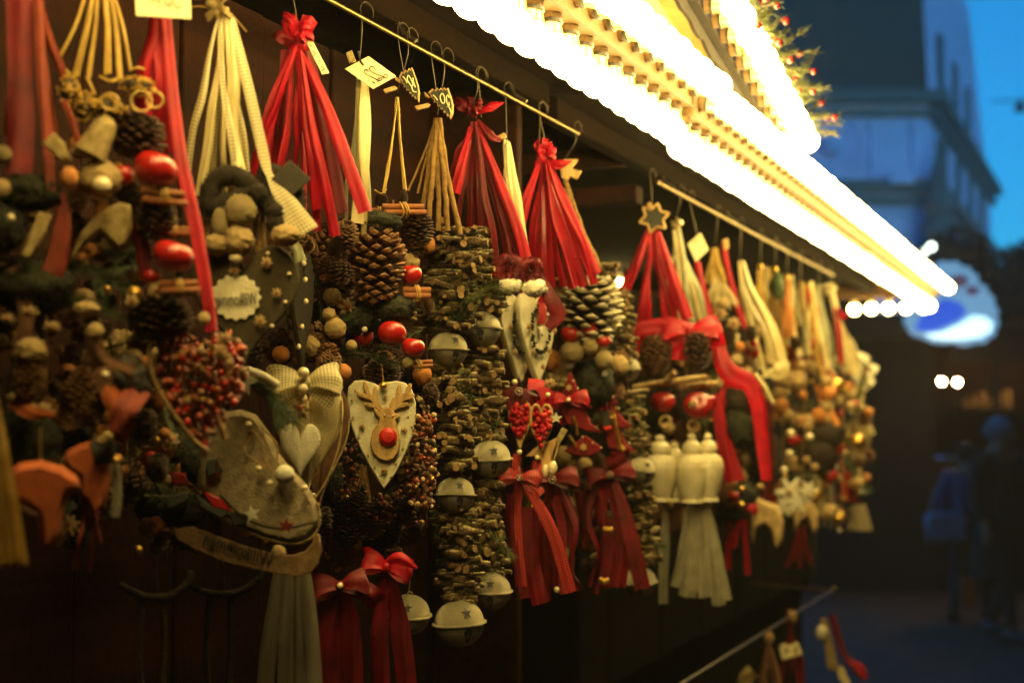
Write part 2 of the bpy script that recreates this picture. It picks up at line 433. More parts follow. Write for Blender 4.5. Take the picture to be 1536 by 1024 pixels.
def flower_mesh():
    m = MB(); rg = random.Random(3)
    for lay, (n, r, t, z) in enumerate(((8, .30, .17, 0), (6, .19, .13, -.10))):
        for i in range(n):
            a = 2 * pi * i / n + lay * .4 + rg.uniform(-.15, .15); l = r * rg.uniform(.85, 1.12)
            m.ball((cos(a) * l, z + rg.uniform(-.03, .03), sin(a) * l), (.20, .07, t * .62), 9, 6, 0, .25, 4, Matrix.Rotation(-a, 3, 'Y'), i)
    m.ball((0, -.17, 0), (.13, .10, .13), 9, 7, 1, .3, 6); return m.mesh('dried_flower', ['nut', 'berryrust'])
PR['flower'] = flower_mesh()
PR['orangeball'] = ball_mesh('fruit', 'orangefruit', .08, 3)
def star_mesh(name, material, n=5, r2=.22, th=.12):
    m = MB(); m.prism(star_outline(n, .5, r2), -th / 2, th / 2, .02); return m.mesh(name, material)
PR['star_gold'] = star_mesh('star', 'plywood', 6, .26)
PR['star_white'] = star_mesh('star', 'whitefelt', 5, .21)
PR['star_red'] = star_mesh('star', 'redfelt', 5, .21)
def rhinestone():
    m = MB()
    for i in range(9):
        a = 2 * pi * i / 9; m.ball((.38 * cos(a), 0, .38 * sin(a)), .13, 6, 4)
    m.ball((0, -.02, 0), .2, 8, 6); return m.mesh('rhinestone', 'steel')
PR['gem'] = rhinestone()
# ------------------------------------------------------------------ hanging ornament builder
def spline(pts, n):
    P = [V(p) for p in pts]
    if len(P) == 2: return [P[0].lerp(P[1], i / (n - 1)) for i in range(n)]
    E = [P[0] * 2 - P[1]] + P + [P[-1] * 2 - P[-2]]; out = []
    for i in range(n):
        u = i / (n - 1) * (len(P) - 1); k = min(int(u), len(P) - 2); t = u - k
        a, b, c, d = E[k:k + 4]
        out.append(.5 * ((2 * b) + (c - a) * t + (2 * a - 5 * b + 4 * c - d) * t * t + (3 * b - a - 3 * c + d) * t ** 3))
    return out
RAILZ = W(700, 110, .75).z
RAILZ2 = W(1117, 342.5, .75).z
class Orn:
    def __init__(s, name, label, cat, px, py, d=.75, group=None):
        s.o = W(px, py, d); h = V((s.o.x, s.o.y, 0)).normalized(); s.h = h; s.x = V((h.y, -h.x, 0))
        s.th = atan2(s.x.y, s.x.x); s.dist = V((s.o.x, s.o.y, 0)).length
        s.k = (s.o - EYE).dot(FW) / FP
        s.root = thing(name, label, cat, s.o, s.th, group); s.n = 0
        s.rng = random.Random(hash((px, py)) & 0xffff)
    def loc(s, w):
        q = w - s.o; return V((q.dot(s.x), q.dot(s.h), q.z))
    def p(s, px, py, dz=0):
        r = ray(px, py); t = (s.dist - dz) / (r.x * s.h.x + r.y * s.h.y)
        return s.loc(EYE + r * t)
    def put(s, key, name, px, py, w, h=None, dz=0, rot=(0, 0, 0), parent=None):
        k = s.k; h = h or w
        return link(name, PR[key], parent or s.root, s.p(px, py, dz), rot, (w * k, w * k, h * k))
    def P3(s, pts):
        return [s.p(q[0], q[1], q[2] if len(q) > 2 else 0) for q in pts]
    def rib(s, m, pts, w, name='ribbon', yaw=0, curl=.22, n=16, taper=None, parent=None, vee=True, twist=0):
        s.n += 1; Q = spline(s.P3(pts), n); ww = []
        for i in range(n):
            u = i / (n - 1)
            if taper is None: f = 1
            elif isinstance(taper, (int, float)): f = taper + (1 - taper) * min(1, u / .55)
            else: f = taper[min(int(u * (len(taper) - 1)), len(taper) - 2)] * (1 - (u * (len(taper) - 1)) % 1) + taper[min(int(u * (len(taper) - 1)) + 1, len(taper) - 1)] * ((u * (len(taper) - 1)) % 1) if u < 1 else taper[-1]
            ww.append(w * s.k * f)
        wd = []
        for i in range(n):
            a = yaw + twist * i / (n - 1) + .12 * sin(i * .6 + s.n)
            t = (Q[min(i + 1, n - 1)] - Q[max(i - 1, 0)]).normalized()
            base = t.cross(V((0, 1, 0))); base = base.normalized() if base.length > .15 else V((1, 0, 0))
            wd.append(base * cos(a) + V((0, 1, 0)) * sin(a))
        for i in range(1, n):
            if wd[i].dot(wd[i - 1]) < 0: wd[i] = -wd[i]
        mb = MB(); mb.strip(Q, ww, wd, curl, seed=s.n)
        return mb.build(name, m, parent or s.root)
    def bunch(s, m, apex, ends, w, name='ribbon', gather=.45, bow=.10, spread=.012, ms=None, mid=None):
        for i, e in enumerate(ends):
            dz = s.rng.uniform(-spread, spread) * 2.0; ax = apex[0] + s.rng.uniform(-4, 4) + (e[0] - apex[0]) * .05
            mx = apex[0] + (e[0] - apex[0]) * (.5 + bow * s.rng.uniform(-.6, 1)); my = apex[1] + (e[1] - apex[1]) * .5
            s.rib(ms[i % len(ms)] if ms else m, [(ax, apex[1] - 7 + s.rng.uniform(-2, 3), dz * .2), (ax + (mx - ax) * .45 + s.rng.uniform(-3, 3), apex[1] + (my - apex[1]) * .5, dz * .7), (mx + s.rng.uniform(-3, 3), my, dz), (mx + (e[0] - mx) * .55 + s.rng.uniform(-4, 4), my + (e[1] - my) * .5, dz + s.rng.uniform(-.006, .006)), (e[0] + (e[0] - mx) * .12, e[1] + 14, dz - .014)],
                  (e[2] if len(e) > 2 else w) * s.rng.uniform(.55, .82), name, s.rng.uniform(-.95, .95), s.rng.uniform(.2, .6) * s.rng.choice((1, 1, -1)), 16, gather * s.rng.uniform(.75, 1.1), twist=s.rng.uniform(-.7, .7))
    def cords(s, m, apex, ends, r, name='cord', wig=1.5, bow=.15):
        for e in ends:
            mb = MB(); dz = s.rng.uniform(-.008, .008)
            mx = apex[0] + (e[0] - apex[0]) * (.45 + bow * s.rng.uniform(-.5, 1))
            Q = spline(s.P3([(apex[0] + s.rng.uniform(-3, 3), apex[1], 0), (mx, (apex[1] + e[1]) / 2, dz), (e[0], e[1], dz)]), 12)
            Q = [q + V((s.rng.uniform(-1, 1), 0, 0)) * s.k * wig * .3 for q in Q]
            mb.tube(Q, [r * s.k * (1 + .15 * s.rng.uniform(-1, 1)) for _ in Q], 6)
            mb.build(name, m, s.root)
    def knot(s, m, px, py, w, h=None, n=9, name='bow', dz=.004):
        """gathered ruffle of loops round a tie"""
        mb = MB(); h = h or w; c = s.p(px, py, dz)
        for i in range(n):
            a = 2 * pi * i / n + s.rng.uniform(-.3, .3); ln = s.rng.uniform(.55, 1) * .5
            d = V((cos(a) * w * ln, 0, sin(a) * h * ln)) * s.k; dy = s.rng.uniform(-.3, .3) * w * s.k
            Q = [c, c + d * .5 + V((0, dy - .15 * w * s.k, 0)), c + d + V((0, dy, 0)), c + d * .5 + V((0, dy + .2 * w * s.k, 0)), c + V((0, .003, 0))]
            mb.strip(spline(Q, 12), w * .22 * s.k, [V((s.rng.uniform(-.3, .3), .5, cos(a))) for _ in range(12)] if abs(cos(a)) > .5 else [V((1, .5, s.rng.uniform(-.3, .3)))] * 12, .12, seed=i)
        mb.ball(c, w * .12 * s.k, 10, 7)
        return mb.build(name, m, s.root)
    def bow(s, m, px, py, w, ang=0, tails=(), tw=None, gem=None, dz=.008, h=.42, name='bow', tailmat=None):
        mb = MB(); c = s.p(px, py, dz); k = s.k; tw = tw or w * .22
        for sg in (-1, 1):
            a = ang + (pi if sg < 0 else 0) + sg * .0
            ca, sa = cos(a), sin(a)
            def q(u, v, y): return c + V((ca * u - sa * v * sg, 0, sa * u + ca * v * sg)) * (w * k) + V((0, y, 0))
            Q = [q(0, 0, 0), q(.22, .08, -.006), q(.46, .07, -.004), q(.5, -.03, .003), q(.3, -.09, .006), q(0, -.01, .002)]
            up = V((-sa * sg, .45, ca * sg))
            Qs = spline(Q, 18); ww = [(.30 + .70 * min(1, 2.6 * min(i, 17 - i) / 17)) * h * w * k for i in range(18)]
            mb.strip(Qs, ww, [up] * 18, .10, seed=sg + 3)
        mb.ball(c + V((0, -.004, 0)), (w * .085 * k, w * .07 * k, w * .10 * k), 10, 8)
        b = mb.build(name, m, s.root)
        for t in tails:
            s.rib(tailmat or m, [(px, py, dz - .003)] + list(t), tw, 'ribbon', s.rng.uniform(-.5, .5), .18, 18, .6)
        if gem: s.put(gem, 'rhinestone' if gem == 'gem' else 'bead', px, py, w * .17 if gem == 'gem' else w * .12, dz=dz + .012)
        return b
    def plate(s, name, pts, th, m, dz=0, bev=1.2, parent=None, mats=None, side=None):
        """outline given in picture pixels on this ornament's own plane, th = thickness in pixels"""
        Q = [s.p(x, y, 0) for x, y in pts]; mb = MB(); t = th * s.k
        mb.prism([(q.x, q.z) for q in Q], -dz - t / 2, -dz + t / 2, min(bev * s.k, t * .45), side=side)
        return mb.build(name, mats or m, parent or s.root)
    def shape(s, name, out, px, py, w, h, th, m, yaw=0, dz=0, bev=1.5, roll=0, parent=None, puff=0, mats=None, side=None):
        """unit outline scaled to w x h pixels, turned about the vertical by yaw"""
        k = s.k; mb = MB(); c = s.p(px, py, dz); o = [(x * w * k, z * h * k) for x, z in out]
        cr, sr = cos(roll), sin(roll); o = [(x * cr - z * sr, x * sr + z * cr) for x, z in o]
        if puff:
            n = len(o); vs = []; rings = 7
            for sd in (-1, 1):
                for i in range(rings + 1):
                    u = i / rings; f = cos(u * pi / 2) if True else 1
                    for (x, z) in o: vs.append(V((x * (1 - (1 - f)) , sd * th * k / 2 * sin(u * pi / 2) ** .8, z * f)))
            for sd in (0, 1):
                b0 = sd * (rings + 1) * n
                fs = [(b0 + i * n + j, b0 + i * n + (j + 1) % n, b0 + (i + 1) * n + (j + 1) % n, b0 + (i + 1) * n + j) for i in range(rings) for j in range(n)]
                mb.add([rotmat(0, 0, yaw) @ v + c for v in vs], fs, 0, True)
        else:
            mb.prism(o, -th * k / 2, th * k / 2, min(bev * k, th * k * .45), rotmat(0, 0, yaw), c, side=side)
        return mb.build(name, mats or m, parent or s.root)
    def fir(s, pts, ln, n=260, name='fir_sprig', m='fir', dz=.01, wd=.55, parent=None):
        mb = MB(); Q = spline(s.P3([(a[0], a[1], a[2] if len(a) > 2 else dz) for a in pts]), 14); k = s.k
        mb.tube(Q, [1.6 * k] * 14, 5, 1)
        for i in range(n):
            u = s.rng.random() ** .9 * 13; a = int(min(u, 12)); b = Q[a].lerp(Q[a + 1], u - a); t = (Q[a + 1] - Q[a]).normalized()
            d = V((s.rng.gauss(0, 1), s.rng.gauss(0, 1), s.rng.gauss(0, 1))); d = (d - t * d.dot(t)).normalized()
            e = (t * .9 + d * s.rng.uniform(.6, 1)).normalized() * ln * k * s.rng.uniform(.6, 1)
            mb.spike(b, b + e, wd * k)
        return mb.build(name, [m, 'stem'], parent or s.root)
    def fuzz(s, px, py, rx, ry, m, n=700, ln=7, name='moss_ball', dz=0, parent=None, w=.95, amp=.35):
        mb = MB(); k = s.k; c = s.p(px, py, dz); r = V((rx * k, (rx + ry) * .5 * k, ry * k))
        mb.ball(c, r, 20, 14, 0, amp, 3, seed=s.n); s.n += 1
        for i in range(n):
            d = V((s.rng.gauss(0, 1), s.rng.gauss(0, 1), s.rng.gauss(0, 1))).normalized()
            b = c + V((d.x * r.x, d.y * r.y, d.z * r.z)) * .92
            e = d + V((s.rng.uniform(-.8, .8), s.rng.uniform(-.8, .8), s.rng.uniform(-.8, .8)))
            mb.spike(b, b + e.normalized() * ln * k * s.rng.uniform(.5, 1.2), w * k)
        return mb.build(name, m, parent or s.root)
    def fuzzloop(s, pts, r, m, name='fuzzy_bow', n=500, ln=5, dz=.01):
        n = int(n * 2.4); ln = ln * 1.3
        mb = MB(); Q = spline(s.P3([(a[0], a[1], a[2] if len(a) > 2 else dz) for a in pts]), 26); k = s.k
        mb.tube(Q, [r * k * (1 + .2 * s.rng.uniform(-1, 1)) for _ in Q], 10)
        for i in range(n):
            u = s.rng.random() * 24.9; a = int(u); b = Q[a].lerp(Q[a + 1], u - a)
            d = V((s.rng.gauss(0, 1), s.rng.gauss(0, 1), s.rng.gauss(0, 1))).normalized()
            b = b + d * r * k * .85
            mb.spike(b, b + (d + V((s.rng.uniform(-.7, .7), 0, s.rng.uniform(-.7, .7)))).normalized() * ln * k * s.rng.uniform(.5, 1.3), 1.0 * k)
        return mb.build(name, m, s.root)
    def straw(s, m, apex, ends, n, r=.9, name='tassel', dzr=.012):
        mb = MB(); k = s.k
        for i in range(n):
            a, b = s.rng.choice(ends); u = s.rng.random(); ex = a[0] + (b[0] - a[0]) * u; ey = a[1] + (b[1] - a[1]) * u + s.rng.uniform(-6, 6); dz = s.rng.uniform(-dzr, dzr)
            Q = spline(s.P3([(apex[0] + s.rng.uniform(-5, 5), apex[1] + s.rng.uniform(-4, 4), dz * .3), (apex[0] * .45 + ex * .55 + s.rng.uniform(-3, 3), (apex[1] + ey) / 2, dz), (ex, ey, dz)]), 7)
            mb.tube(Q, r * k, 4)
        return mb.build(name, m, s.root)
    def twigs(s, px, py0, py1, w, n, name='twig_bundle', r=4.5, d=None, seed=0, drift=0, steps=1, thick=True):
        mb = MB(); k = s.k; rg = random.Random(seed + 11); y = py0; i = 0; c0 = None
        while y < py1:
            cx = px + drift * (y - py0) / max(1, py1 - py0) + rg.uniform(-3, 3)
            base = rg.gauss(0, .75)
            lay = rg.random() < .12
            if rg.random() < .8:
                q = s.p(cx + rg.uniform(-.3, .3) * w, y, rg.uniform(.0, .3) * w * s.k); e = r * s.k * rg.uniform(1.2, 2.2); mb.ball(q, (e * 2.0, e * 1.3, e * .9), 12, 8, 0, .5, 3, seed=i); i += 1
            for j in range(n):
                a = base + rg.gauss(0, .35) + (pi / 2 if lay else 0)
                L = w * rg.uniform(.4, 1.15) * k / 2; rr = r * k * rg.uniform(.5, 1.45)
                off = V((-sin(a), cos(a), 0)) * rg.uniform(-.42, .42) * w * k * .7
                c = s.p(cx, y + rg.uniform(-3, 3)) + off
                dv = V((cos(a), sin(a), rg.uniform(-.14, .14))); sh = rg.uniform(-.25, .25) * L
                Q = [c + dv * (sh - L), c + dv * (sh - L * .3) + V((0, 0, rg.uniform(-1, 1) * rr * .4)), c + dv * (sh + L * .4) + V((0, 0, rg.uniform(-1, 1) * rr * .5)), c + dv * (sh + L)]
                mb.tube(Q, [rr * rg.uniform(.85, 1.1) for _ in Q], 8, 0, 1)
            y += r * rg.uniform(1.5, 2.0)
        ob = mb.build(name, ['twig', 'twigend'], s.root)
        m2 = MB()
        for i in range(int((py1 - py0) * w * .10)):
            a = rg.gauss(0, .8); q = s.p(px + rg.uniform(-.5, .5) * w, rg.uniform(py0, py1), rg.uniform(.1, .42) * w * k)
            m2.spike(q, q + V((rg.gauss(0, 1), rg.gauss(-.4, .7), rg.gauss(.1, .8))).normalized() * k * rg.uniform(4, 10), k * .7)
        m2.build('moss_tufts', 'firlight' if seed % 2 else 'mossdark', s.root)
        return ob
    def berries(s, inside, bbox, n, r, mats, name='berry_cluster', dz=0.0, depth=.02, amp=0.0):
        mb = MB(); k = s.k; c = 0
        for t in range(n * 6):
            x = s.rng.uniform(bbox[0], bbox[2]); y = s.rng.uniform(bbox[1], bbox[3])
            if not inside(x, y): continue
            c += 1
            if c > n: break
            rr = r * k * s.rng.uniform(.6, 1.2)
            mb.ball(s.p(x, y, dz + s.rng.uniform(-depth, depth) * .5), (rr, rr, rr * s.rng.uniform(.8, 1.3)), 9, 6, s.rng.randrange(len(mats)), amp, 3, seed=t)
        return mb.build(name, mats, s.root)
    def text(s, txt, px, py, w, h, ang=0, m='ink', mirror=True, dz=.01, parent=None, yaw=0):
        k = s.k; o = link('lettering', text_mesh(txt, m), parent or s.root, s.p(px, py, dz), (0, ang, yaw), ((-1 if mirror else 1) * w * k, w * k * .3, h * k))
        return o
    def wire(s, pts, r, m, name='wire', n=24, parent=None):
        mb = MB(); mb.tube(spline(s.P3(pts), n), r * s.k, 6); return mb.build(name, m, parent or s.root)
    def hook(s, px, py, m='hookwire', far=False, r=.85, lean=0.0):
        r = min(r, .85)
        """wire hook: loop over the rail, long shank down to the ornament"""
        z = RAILZ2 if far else RAILZ; b = s.p(px, py); w = s.o + s.x * b.x + s.h * b.y
        top = V((-.75, w.y - lean, z)); R_ = .011
        pts = [top + V((R_ * cos(a) * .2, R_ * cos(a), .004 + R_ * sin(a) + .004)) for a in [-.4 + i * (pi + .4) / 8 for i in range(9)]]
        Q = [s.loc(q) for q in pts] + [s.loc(top + V((0, -R_, -.012))), b.lerp(s.loc(top + V((0, -R_, -.012))), .4), b]
        mb = MB(); mb.tube(spline(Q, 30), r * s.k, 6); return mb.build('hook', m, s.root)
    def tagcard(s, corners, th=1.5):
        return s.plate('card', corners, th, 'card', bev=.3)
    def stroke(s, pts, r, m='ink', dz=.003, n=14, parent=None):
        mb = MB(); mb.tube(spline(s.P3([(x, y, dz) for x, y in pts]), n), r * s.k, 5); return mb
def strokes(o, lists, r, m='ink', dz=.003, parent=None, name='lettering'):
    mb = MB()
    for pts in lists: mb.tube(spline(o.P3([(x, y, dz) for x, y in pts]), 16), r * o.k, 5)
    return mb.build(name, m, parent or o.root)
# ------------------------------------------------------------------ light bulbs
def bulb_parts():
    sk = MB(); sk.lathe([(.0002, .001), (.0125, .001), (.0125, -.0075)], 20, 0); sk.lathe([(.0125, -.0075), (.0140, -.0078), (.0140, -.0115), (.011, -.0116)], 20, 1)
    nk = MB()
    prof = [(.0110, -.0114), (.0112, -.016), (.0120, -.021), (.0140, -.0265)]
    nk.lathe(prof, 20, 0)
    for j in range(7):
        a = 2 * pi * j / 7
        nk.tube([(.0113 * cos(a), .0113 * sin(a), -.012), (.0142 * cos(a), .0142 * sin(a), -.0262)], .0007, 4, 1)
    gl = MB(); r = .0208; zc = -.0425
    pr = [(.0140, -.0265)] + [(max(r * sin(t), .0003), zc + r * cos(t)) for t in [.72 + (pi - .72) * i / 9 for i in range(10)]]
    gl.lathe(pr, 20, 0)
    return sk.mesh('socket', ['beamwood', 'ringblack']), nk.mesh('neck', ['bulbneck', 'brass']), gl.mesh('globe', 'bulbglass')
SK, NK, GL = bulb_parts()
NB = [0]
def bulb(loc, rot, label, group):
    o = thing('light_bulb', label, 'light bulb', loc, 0, group); o.rotation_euler = rot
    link('socket', SK, o); link('neck', NK, o); link('globe', GL, o)
    NB[0] += 1
    return o
EZ = EYE.z; SP = .0545; YB = 2.0; YE = 5.3; Y0 = .62
y = Y0; i = 0
while y < YE:
    dz = .012 if y < YB else 0
    j = lambda a: R.uniform(-a, a)
    st = 'near' if y < YB else 'far'
    bulb((-.575 + j(.001), y, EZ + .45 + dz), (j(.05), j(.05), j(3)), 'glowing bulb pointing down from the underside of the lit canopy beam', 'bulbs under the canopy beam')
    bulb((-.555, y + SP * .5, EZ + .476 + dz), (j(.05), -pi / 2 + .10 + j(.04), j(.1)), 'glowing bulb pointing outward from the front edge of the lit canopy beam', 'bulbs along the beam front')
    y += SP
for q in range(5):
    bulb((-.605 - .062 * q, YE + .03, EZ + .452), (R.uniform(-.05, .05), 0, 0), 'round glowing bulb in the short row across the far end of the canopy', 'bulbs across the canopy end')
# ------------------------------------------------------------------ the stall
def stall(name, label, y0, y1, dz, gable=None):
    t = thing(name, label, 'market stall', (-.9, (y0 + y1) / 2, 0))
    M_ = lambda: MB()
    off = V((.9, -(y0 + y1) / 2, 0))
    def part(nm, boxes, m, parent=None):
        mb = MB()
        for a, b in boxes: mb.boxw(V(a) + off, V(b) + off)
        o = mb.build(nm, m, parent or t)
        bv = o.modifiers.new('bevel', 'BEVEL'); bv.width = .003; bv.segments = 2; bv.limit_method = 'ANGLE'
        return o
    z = EZ + dz
    part('canopy_beam', [((-.63, y0, z + .45), (-.555, y1, z + .515))], 'beamwood')
    part('edge_bead', [((-.5548, y0, z + .4475), (-.5525, y1, z + .4505))], 'bead')
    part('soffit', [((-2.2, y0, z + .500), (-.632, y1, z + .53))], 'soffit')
    # board carrying the rail
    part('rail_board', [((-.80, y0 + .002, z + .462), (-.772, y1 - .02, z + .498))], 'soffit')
    part('counter', [((-2.2, y0, .0), (-1.06, y1 - .02, EZ - .62))], 'blackwood')
    part('counter_top', [((-2.2, y0, EZ - .618), (-1.04, y1 - .02, EZ - .58))], 'blackwood')
    return t, part, off
near, npart, noff = stall('market_stall', 'dark wooden stall hung with ribbons, cones and hearts under the nearer string of bulbs', .15, 2.02, .012)
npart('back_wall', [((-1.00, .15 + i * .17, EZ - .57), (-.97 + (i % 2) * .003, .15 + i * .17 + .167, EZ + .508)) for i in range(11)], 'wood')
far, fpart, foff = stall('market_stall', 'farther stall of the row with hanging straw and felt ornaments and end bulbs', 2.03, 5.36, 0)
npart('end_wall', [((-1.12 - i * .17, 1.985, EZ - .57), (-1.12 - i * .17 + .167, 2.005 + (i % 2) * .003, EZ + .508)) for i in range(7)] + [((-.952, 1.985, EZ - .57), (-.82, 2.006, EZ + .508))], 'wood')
fpart('end_wall', [((-1.88, 5.31, EZ - .57), (-1.003, 5.33, EZ + .45))], 'darkwood')
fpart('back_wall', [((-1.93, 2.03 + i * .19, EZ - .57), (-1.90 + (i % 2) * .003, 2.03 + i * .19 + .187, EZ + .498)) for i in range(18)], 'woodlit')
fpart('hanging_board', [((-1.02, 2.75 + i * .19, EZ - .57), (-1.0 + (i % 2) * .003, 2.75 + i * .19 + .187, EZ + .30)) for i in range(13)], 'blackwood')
fpart('cross_beam', [((-1.90, 2.52, EZ + .405), (-.80, 2.56, EZ + .44)), ((-1.90, 2.44, EZ + .462), (-.80, 2.47, EZ + .497))], 'wood')
fpart('end_board', [((-1.9, YE + .012, EZ + .4505), (-.632, YE + .055, EZ + .4995))], 'woodlit')
def rod(parent, off, y0, y1, z, name='rail', r=.0028, x=-.75, m='rail'):
    mb = MB(); mb.tube([V((x, y0 + (y1 - y0) * i / 8, z - .0015 * sin(pi * i / 8))) + off for i in range(9)], r, 8)
    return mb.build(name, m, parent)
rod(near, noff, .3, W(868, 198, .75).y, RAILZ)
rod(far, foff, W(985, 270, .75).y, W(1250, 415, .75).y, RAILZ2, r=.0036)
# rail brackets
for (p_, o_, ys, z_) in ((near, noff, (.8, 1.15, 1.5, 1.85), RAILZ), (far, foff, (2.6, 3.1, 3.6, 4.1), RAILZ2)):
    for yy in ys:
        mb = MB(); mb.tube([V((-.786, yy, z_ + .05)) + o_, V((-.768, yy, z_ + .018)) + o_, V((-.75, yy, z_ + .006)) + o_], .003, 6); mb.build('bracket', 'steel', p_)
# lower rail with its end bracket
LR0, LR1 = W(1020, 1018, .75), W(1250, 884, .75)
mb = MB(); mb.tube([V((-.75, LR0.y - 1, LR1.z)) + foff, V((-.75, LR1.y, LR1.z)) + foff], .004, 7); mb.build('lower_rail', 'hookwire', far)
mb = MB(); mb.tube([V((-.75, LR1.y, LR1.z)) + foff, V((-1.02, LR1.y + .01, LR1.z + .004)) + foff], .004, 7); mb.ball(V((-.75, LR1.y, LR1.z)) + foff, .011, 10, 8); mb.build('rail_bracket', 'hookwire', far)
# lamp inside the far stall, seen behind the ribbons
ib = bulb(W(925, 402, 1.50), (0, 0, 0), 'glowing bulb inside the stall behind the twigs and red ribbons', None); ib.scale = (1.5, 1.5, 1.5)
# gable with bulbs and garland
GA = W(1205, 222, .50); GB_ = W(1085, 0, .50)
gd = (GB_ - GA); gs = gd.z / gd.y
YG0 = .9
def rake(yy, dz=0): return GA.z + gs * (yy - GA.y) + dz
mb = MB(); tri = [(-YG0 * -1, EZ + .530), (GA.y, EZ + .530), (GA.y, rake(GA.y, -.0)), (YG0, rake(YG0, 0))]
mb = MB(); mb.prism([(a, b) for a, b in tri], -.01, .01, 0, Matrix.Rotation(pi / 2, 3, 'Z')); gp = mb.mesh('gable_panel', 'whitepaint')
gable = thing('gable', 'white gable board rising over the canopy beam, edged with bulbs', 'gable', (-.60, GA.y, EZ + .53))
go = V((.60, -GA.y, -EZ - .53))
link('panel', gp, gable, go + V((-.6, 0, 0)))
mb = MB()
yy = GA.y; n = 30
prev = None
def rp(yv, x, dz): return V((x, yv, rake(yv, dz))) + go
for (x0, x1, z0, z1, nm, m_) in ((-.60, -.552, -.005, .022, 'rake_board', 'rakewood'), (-.5515, -.538, .000, .010, 'rake_trim', 'darkwood')):
    mb = MB(); a, b = YG0, GA.y + .02
    vs = [rp(yv, x, dz_) for yv in (a, b) for x in (x0, x1) for dz_ in (z0, z1)]
    mb.add(vs, [(0, 1, 3, 2), (4, 6, 7, 5), (0, 4, 5, 1), (2, 3, 7, 6), (0, 2, 6, 4), (1, 5, 7, 3)], 0, False); mb.build(nm, m_, gable)
# scalloped dark trim below the rake
mb = MB(); out = []; N_ = 60
for i in range(N_ + 1):
    yv = YG0 + (GA.y - .25 - YG0) * i / N_; out.append((yv, rake(yv, -.006)))
for i in range(N_, -1, -1):
    yv = YG0 + (GA.y - .25 - YG0) * i / N_; out.append((yv, rake(yv, -.022 - .008 * abs(sin(yv * 38)))))
mb.prism(out, -.552, -.545, 0, Matrix.Rotation(pi / 2, 3, 'Z') @ Matrix.Identity(3)); 
o_ = MB(); 
vs = [V((-.548 + (.0 if True else 0), p_[0], p_[1])) + go for p_ in out]; k_ = len(vs)
o_.add(vs + [v + V((-.006, 0, 0)) for v in vs], [tuple(range(k_)), tuple(range(2 * k_ - 1, k_ - 1, -1))] + [(i, (i + 1) % k_, k_ + (i + 1) % k_, k_ + i) for i in range(k_)], 0, False)
o_.build('scalloped_trim', 'darkwood', gable)
yy = GA.y
while yy > 1.25:
    bulb((-.535, yy, rake(yy, .012)), (R.uniform(-.05, .05), -pi / 2 + R.uniform(-.1, .1), 0), 'glowing bulb on the sloping edge of the white gable', 'bulbs along the gable edge')
    yy -= .05
# garland
gl = thing('fir_garland', 'fir garland with red berries lying along the gable top edge', 'garland', (-.53, GA.y, GA.z)); g0 = V((-.53, GA.y, GA.z))
mb = MB(); bm_ = MB(); rg = random.Random(5)
Qg = [V((-.52 + .012 * sin(i * 1.3), GA.y + .02 - i * .03, rake(GA.y + .02 - i * .03, .040))) - g0 for i in range(44)]
mb.tube(Qg, .006, 5, 1)
for i in range(150):
    u = rg.random() * 42.9; a = int(u); b = Qg[a].lerp(Qg[a + 1], u - a); d = V((rg.gauss(.8, .6), rg.gauss(0, .8), rg.gauss(.25, .6))).normalized()
    tip = b + d * rg.uniform(.045, .10); mb.tube([b, tip], .0014, 4, 1)
    for q in range(60):
        f = rg.random(); c = b.lerp(tip, f); e = (d * .7 + V((rg.gauss(0, .6), rg.gauss(0, .6), rg.gauss(0, .6)))).normalized()
        mb.spike(c, c + e * rg.uniform(.012, .022), .0009)
    if i % 3 == 0: r_ = rg.uniform(.009, .013); link('berry', PR['berry'], gl, tip + V((rg.uniform(-.01, .01), 0, -.004)), None, (r_, r_, r_))
mb.build('greenery', ['firlight', 'stem'], gl)
# ------------------------------------------------------------------ world
w = bpy.data.worlds.new('World'); S.world = w; w.use_nodes = True
nt = w.node_tree; bg = nt.nodes['Background']; sk = nt.nodes.new('ShaderNodeTexSky'); sk.sky_type = 'NISHITA'; sk.sun_disc = False
sk.sun_elevation = radians(7); sk.sun_rotation = radians(140); sk.ozone_density = 6
mx = nt.nodes.new('ShaderNodeMix'); mx.data_type = 'RGBA'; mx.blend_type = 'MULTIPLY'; mx.inputs[0].default_value = 1
mx.inputs[7].default_value = (.20, .95, 1, 1)
nt.links.new(sk.outputs[0], mx.inputs[6]); nt.links.new(mx.outputs[2], bg.inputs[0]); bg.inputs[1].default_value = .11
S.view_settings.view_transform = 'Standard'; S.view_settings.look = 'None'; S.view_settings.gamma = 1; S.view_settings.exposure = 1.5
S.cycles.use_denoising = True
try: S.cycles.denoiser = 'OPENIMAGEDENOISE'
except Exception: pass
S.cycles.use_light_tree = True; S.cycles.max_bounces = 5; S.cycles.diffuse_bounces = 3; S.cycles.glossy_bounces = 3; S.cycles.transmission_bounces = 4
S.cycles.sample_clamp_indirect = 4; S.cycles.caustics_reflective = False; S.cycles.caustics_refractive = False
# ================================================================== ornaments (pixel positions are unprojected onto each ornament's own plane in the stall)
def inheart(cx, cy, w, h):
    o = [(cx + x * w, cy - z * h) for x, z in heart_outline(40)]
    def f(x, y):
        c = False; n = len(o)
        for i in range(n):
            (x1, y1), (x2, y2) = o[i], o[i - 1]
            if (y1 > y) != (y2 > y) and x < (x2 - x1) * (y - y1) / (y2 - y1) + x1: c = not c
        return c
    return f
H = heart_outline(48)
LONGH = [((x - 572) / 104, (652 - y) / 163) for x, y in [(520, 598), (523, 580), (532, 571), (546, 570), (560, 574), (572, 583), (584, 574), (598, 570), (612, 573), (621, 584), (624, 604), (623, 630), (616, 655), (606, 682), (592, 710), (576, 733), (568, 722), (556, 702), (541, 676), (529, 648), (521, 622)]]
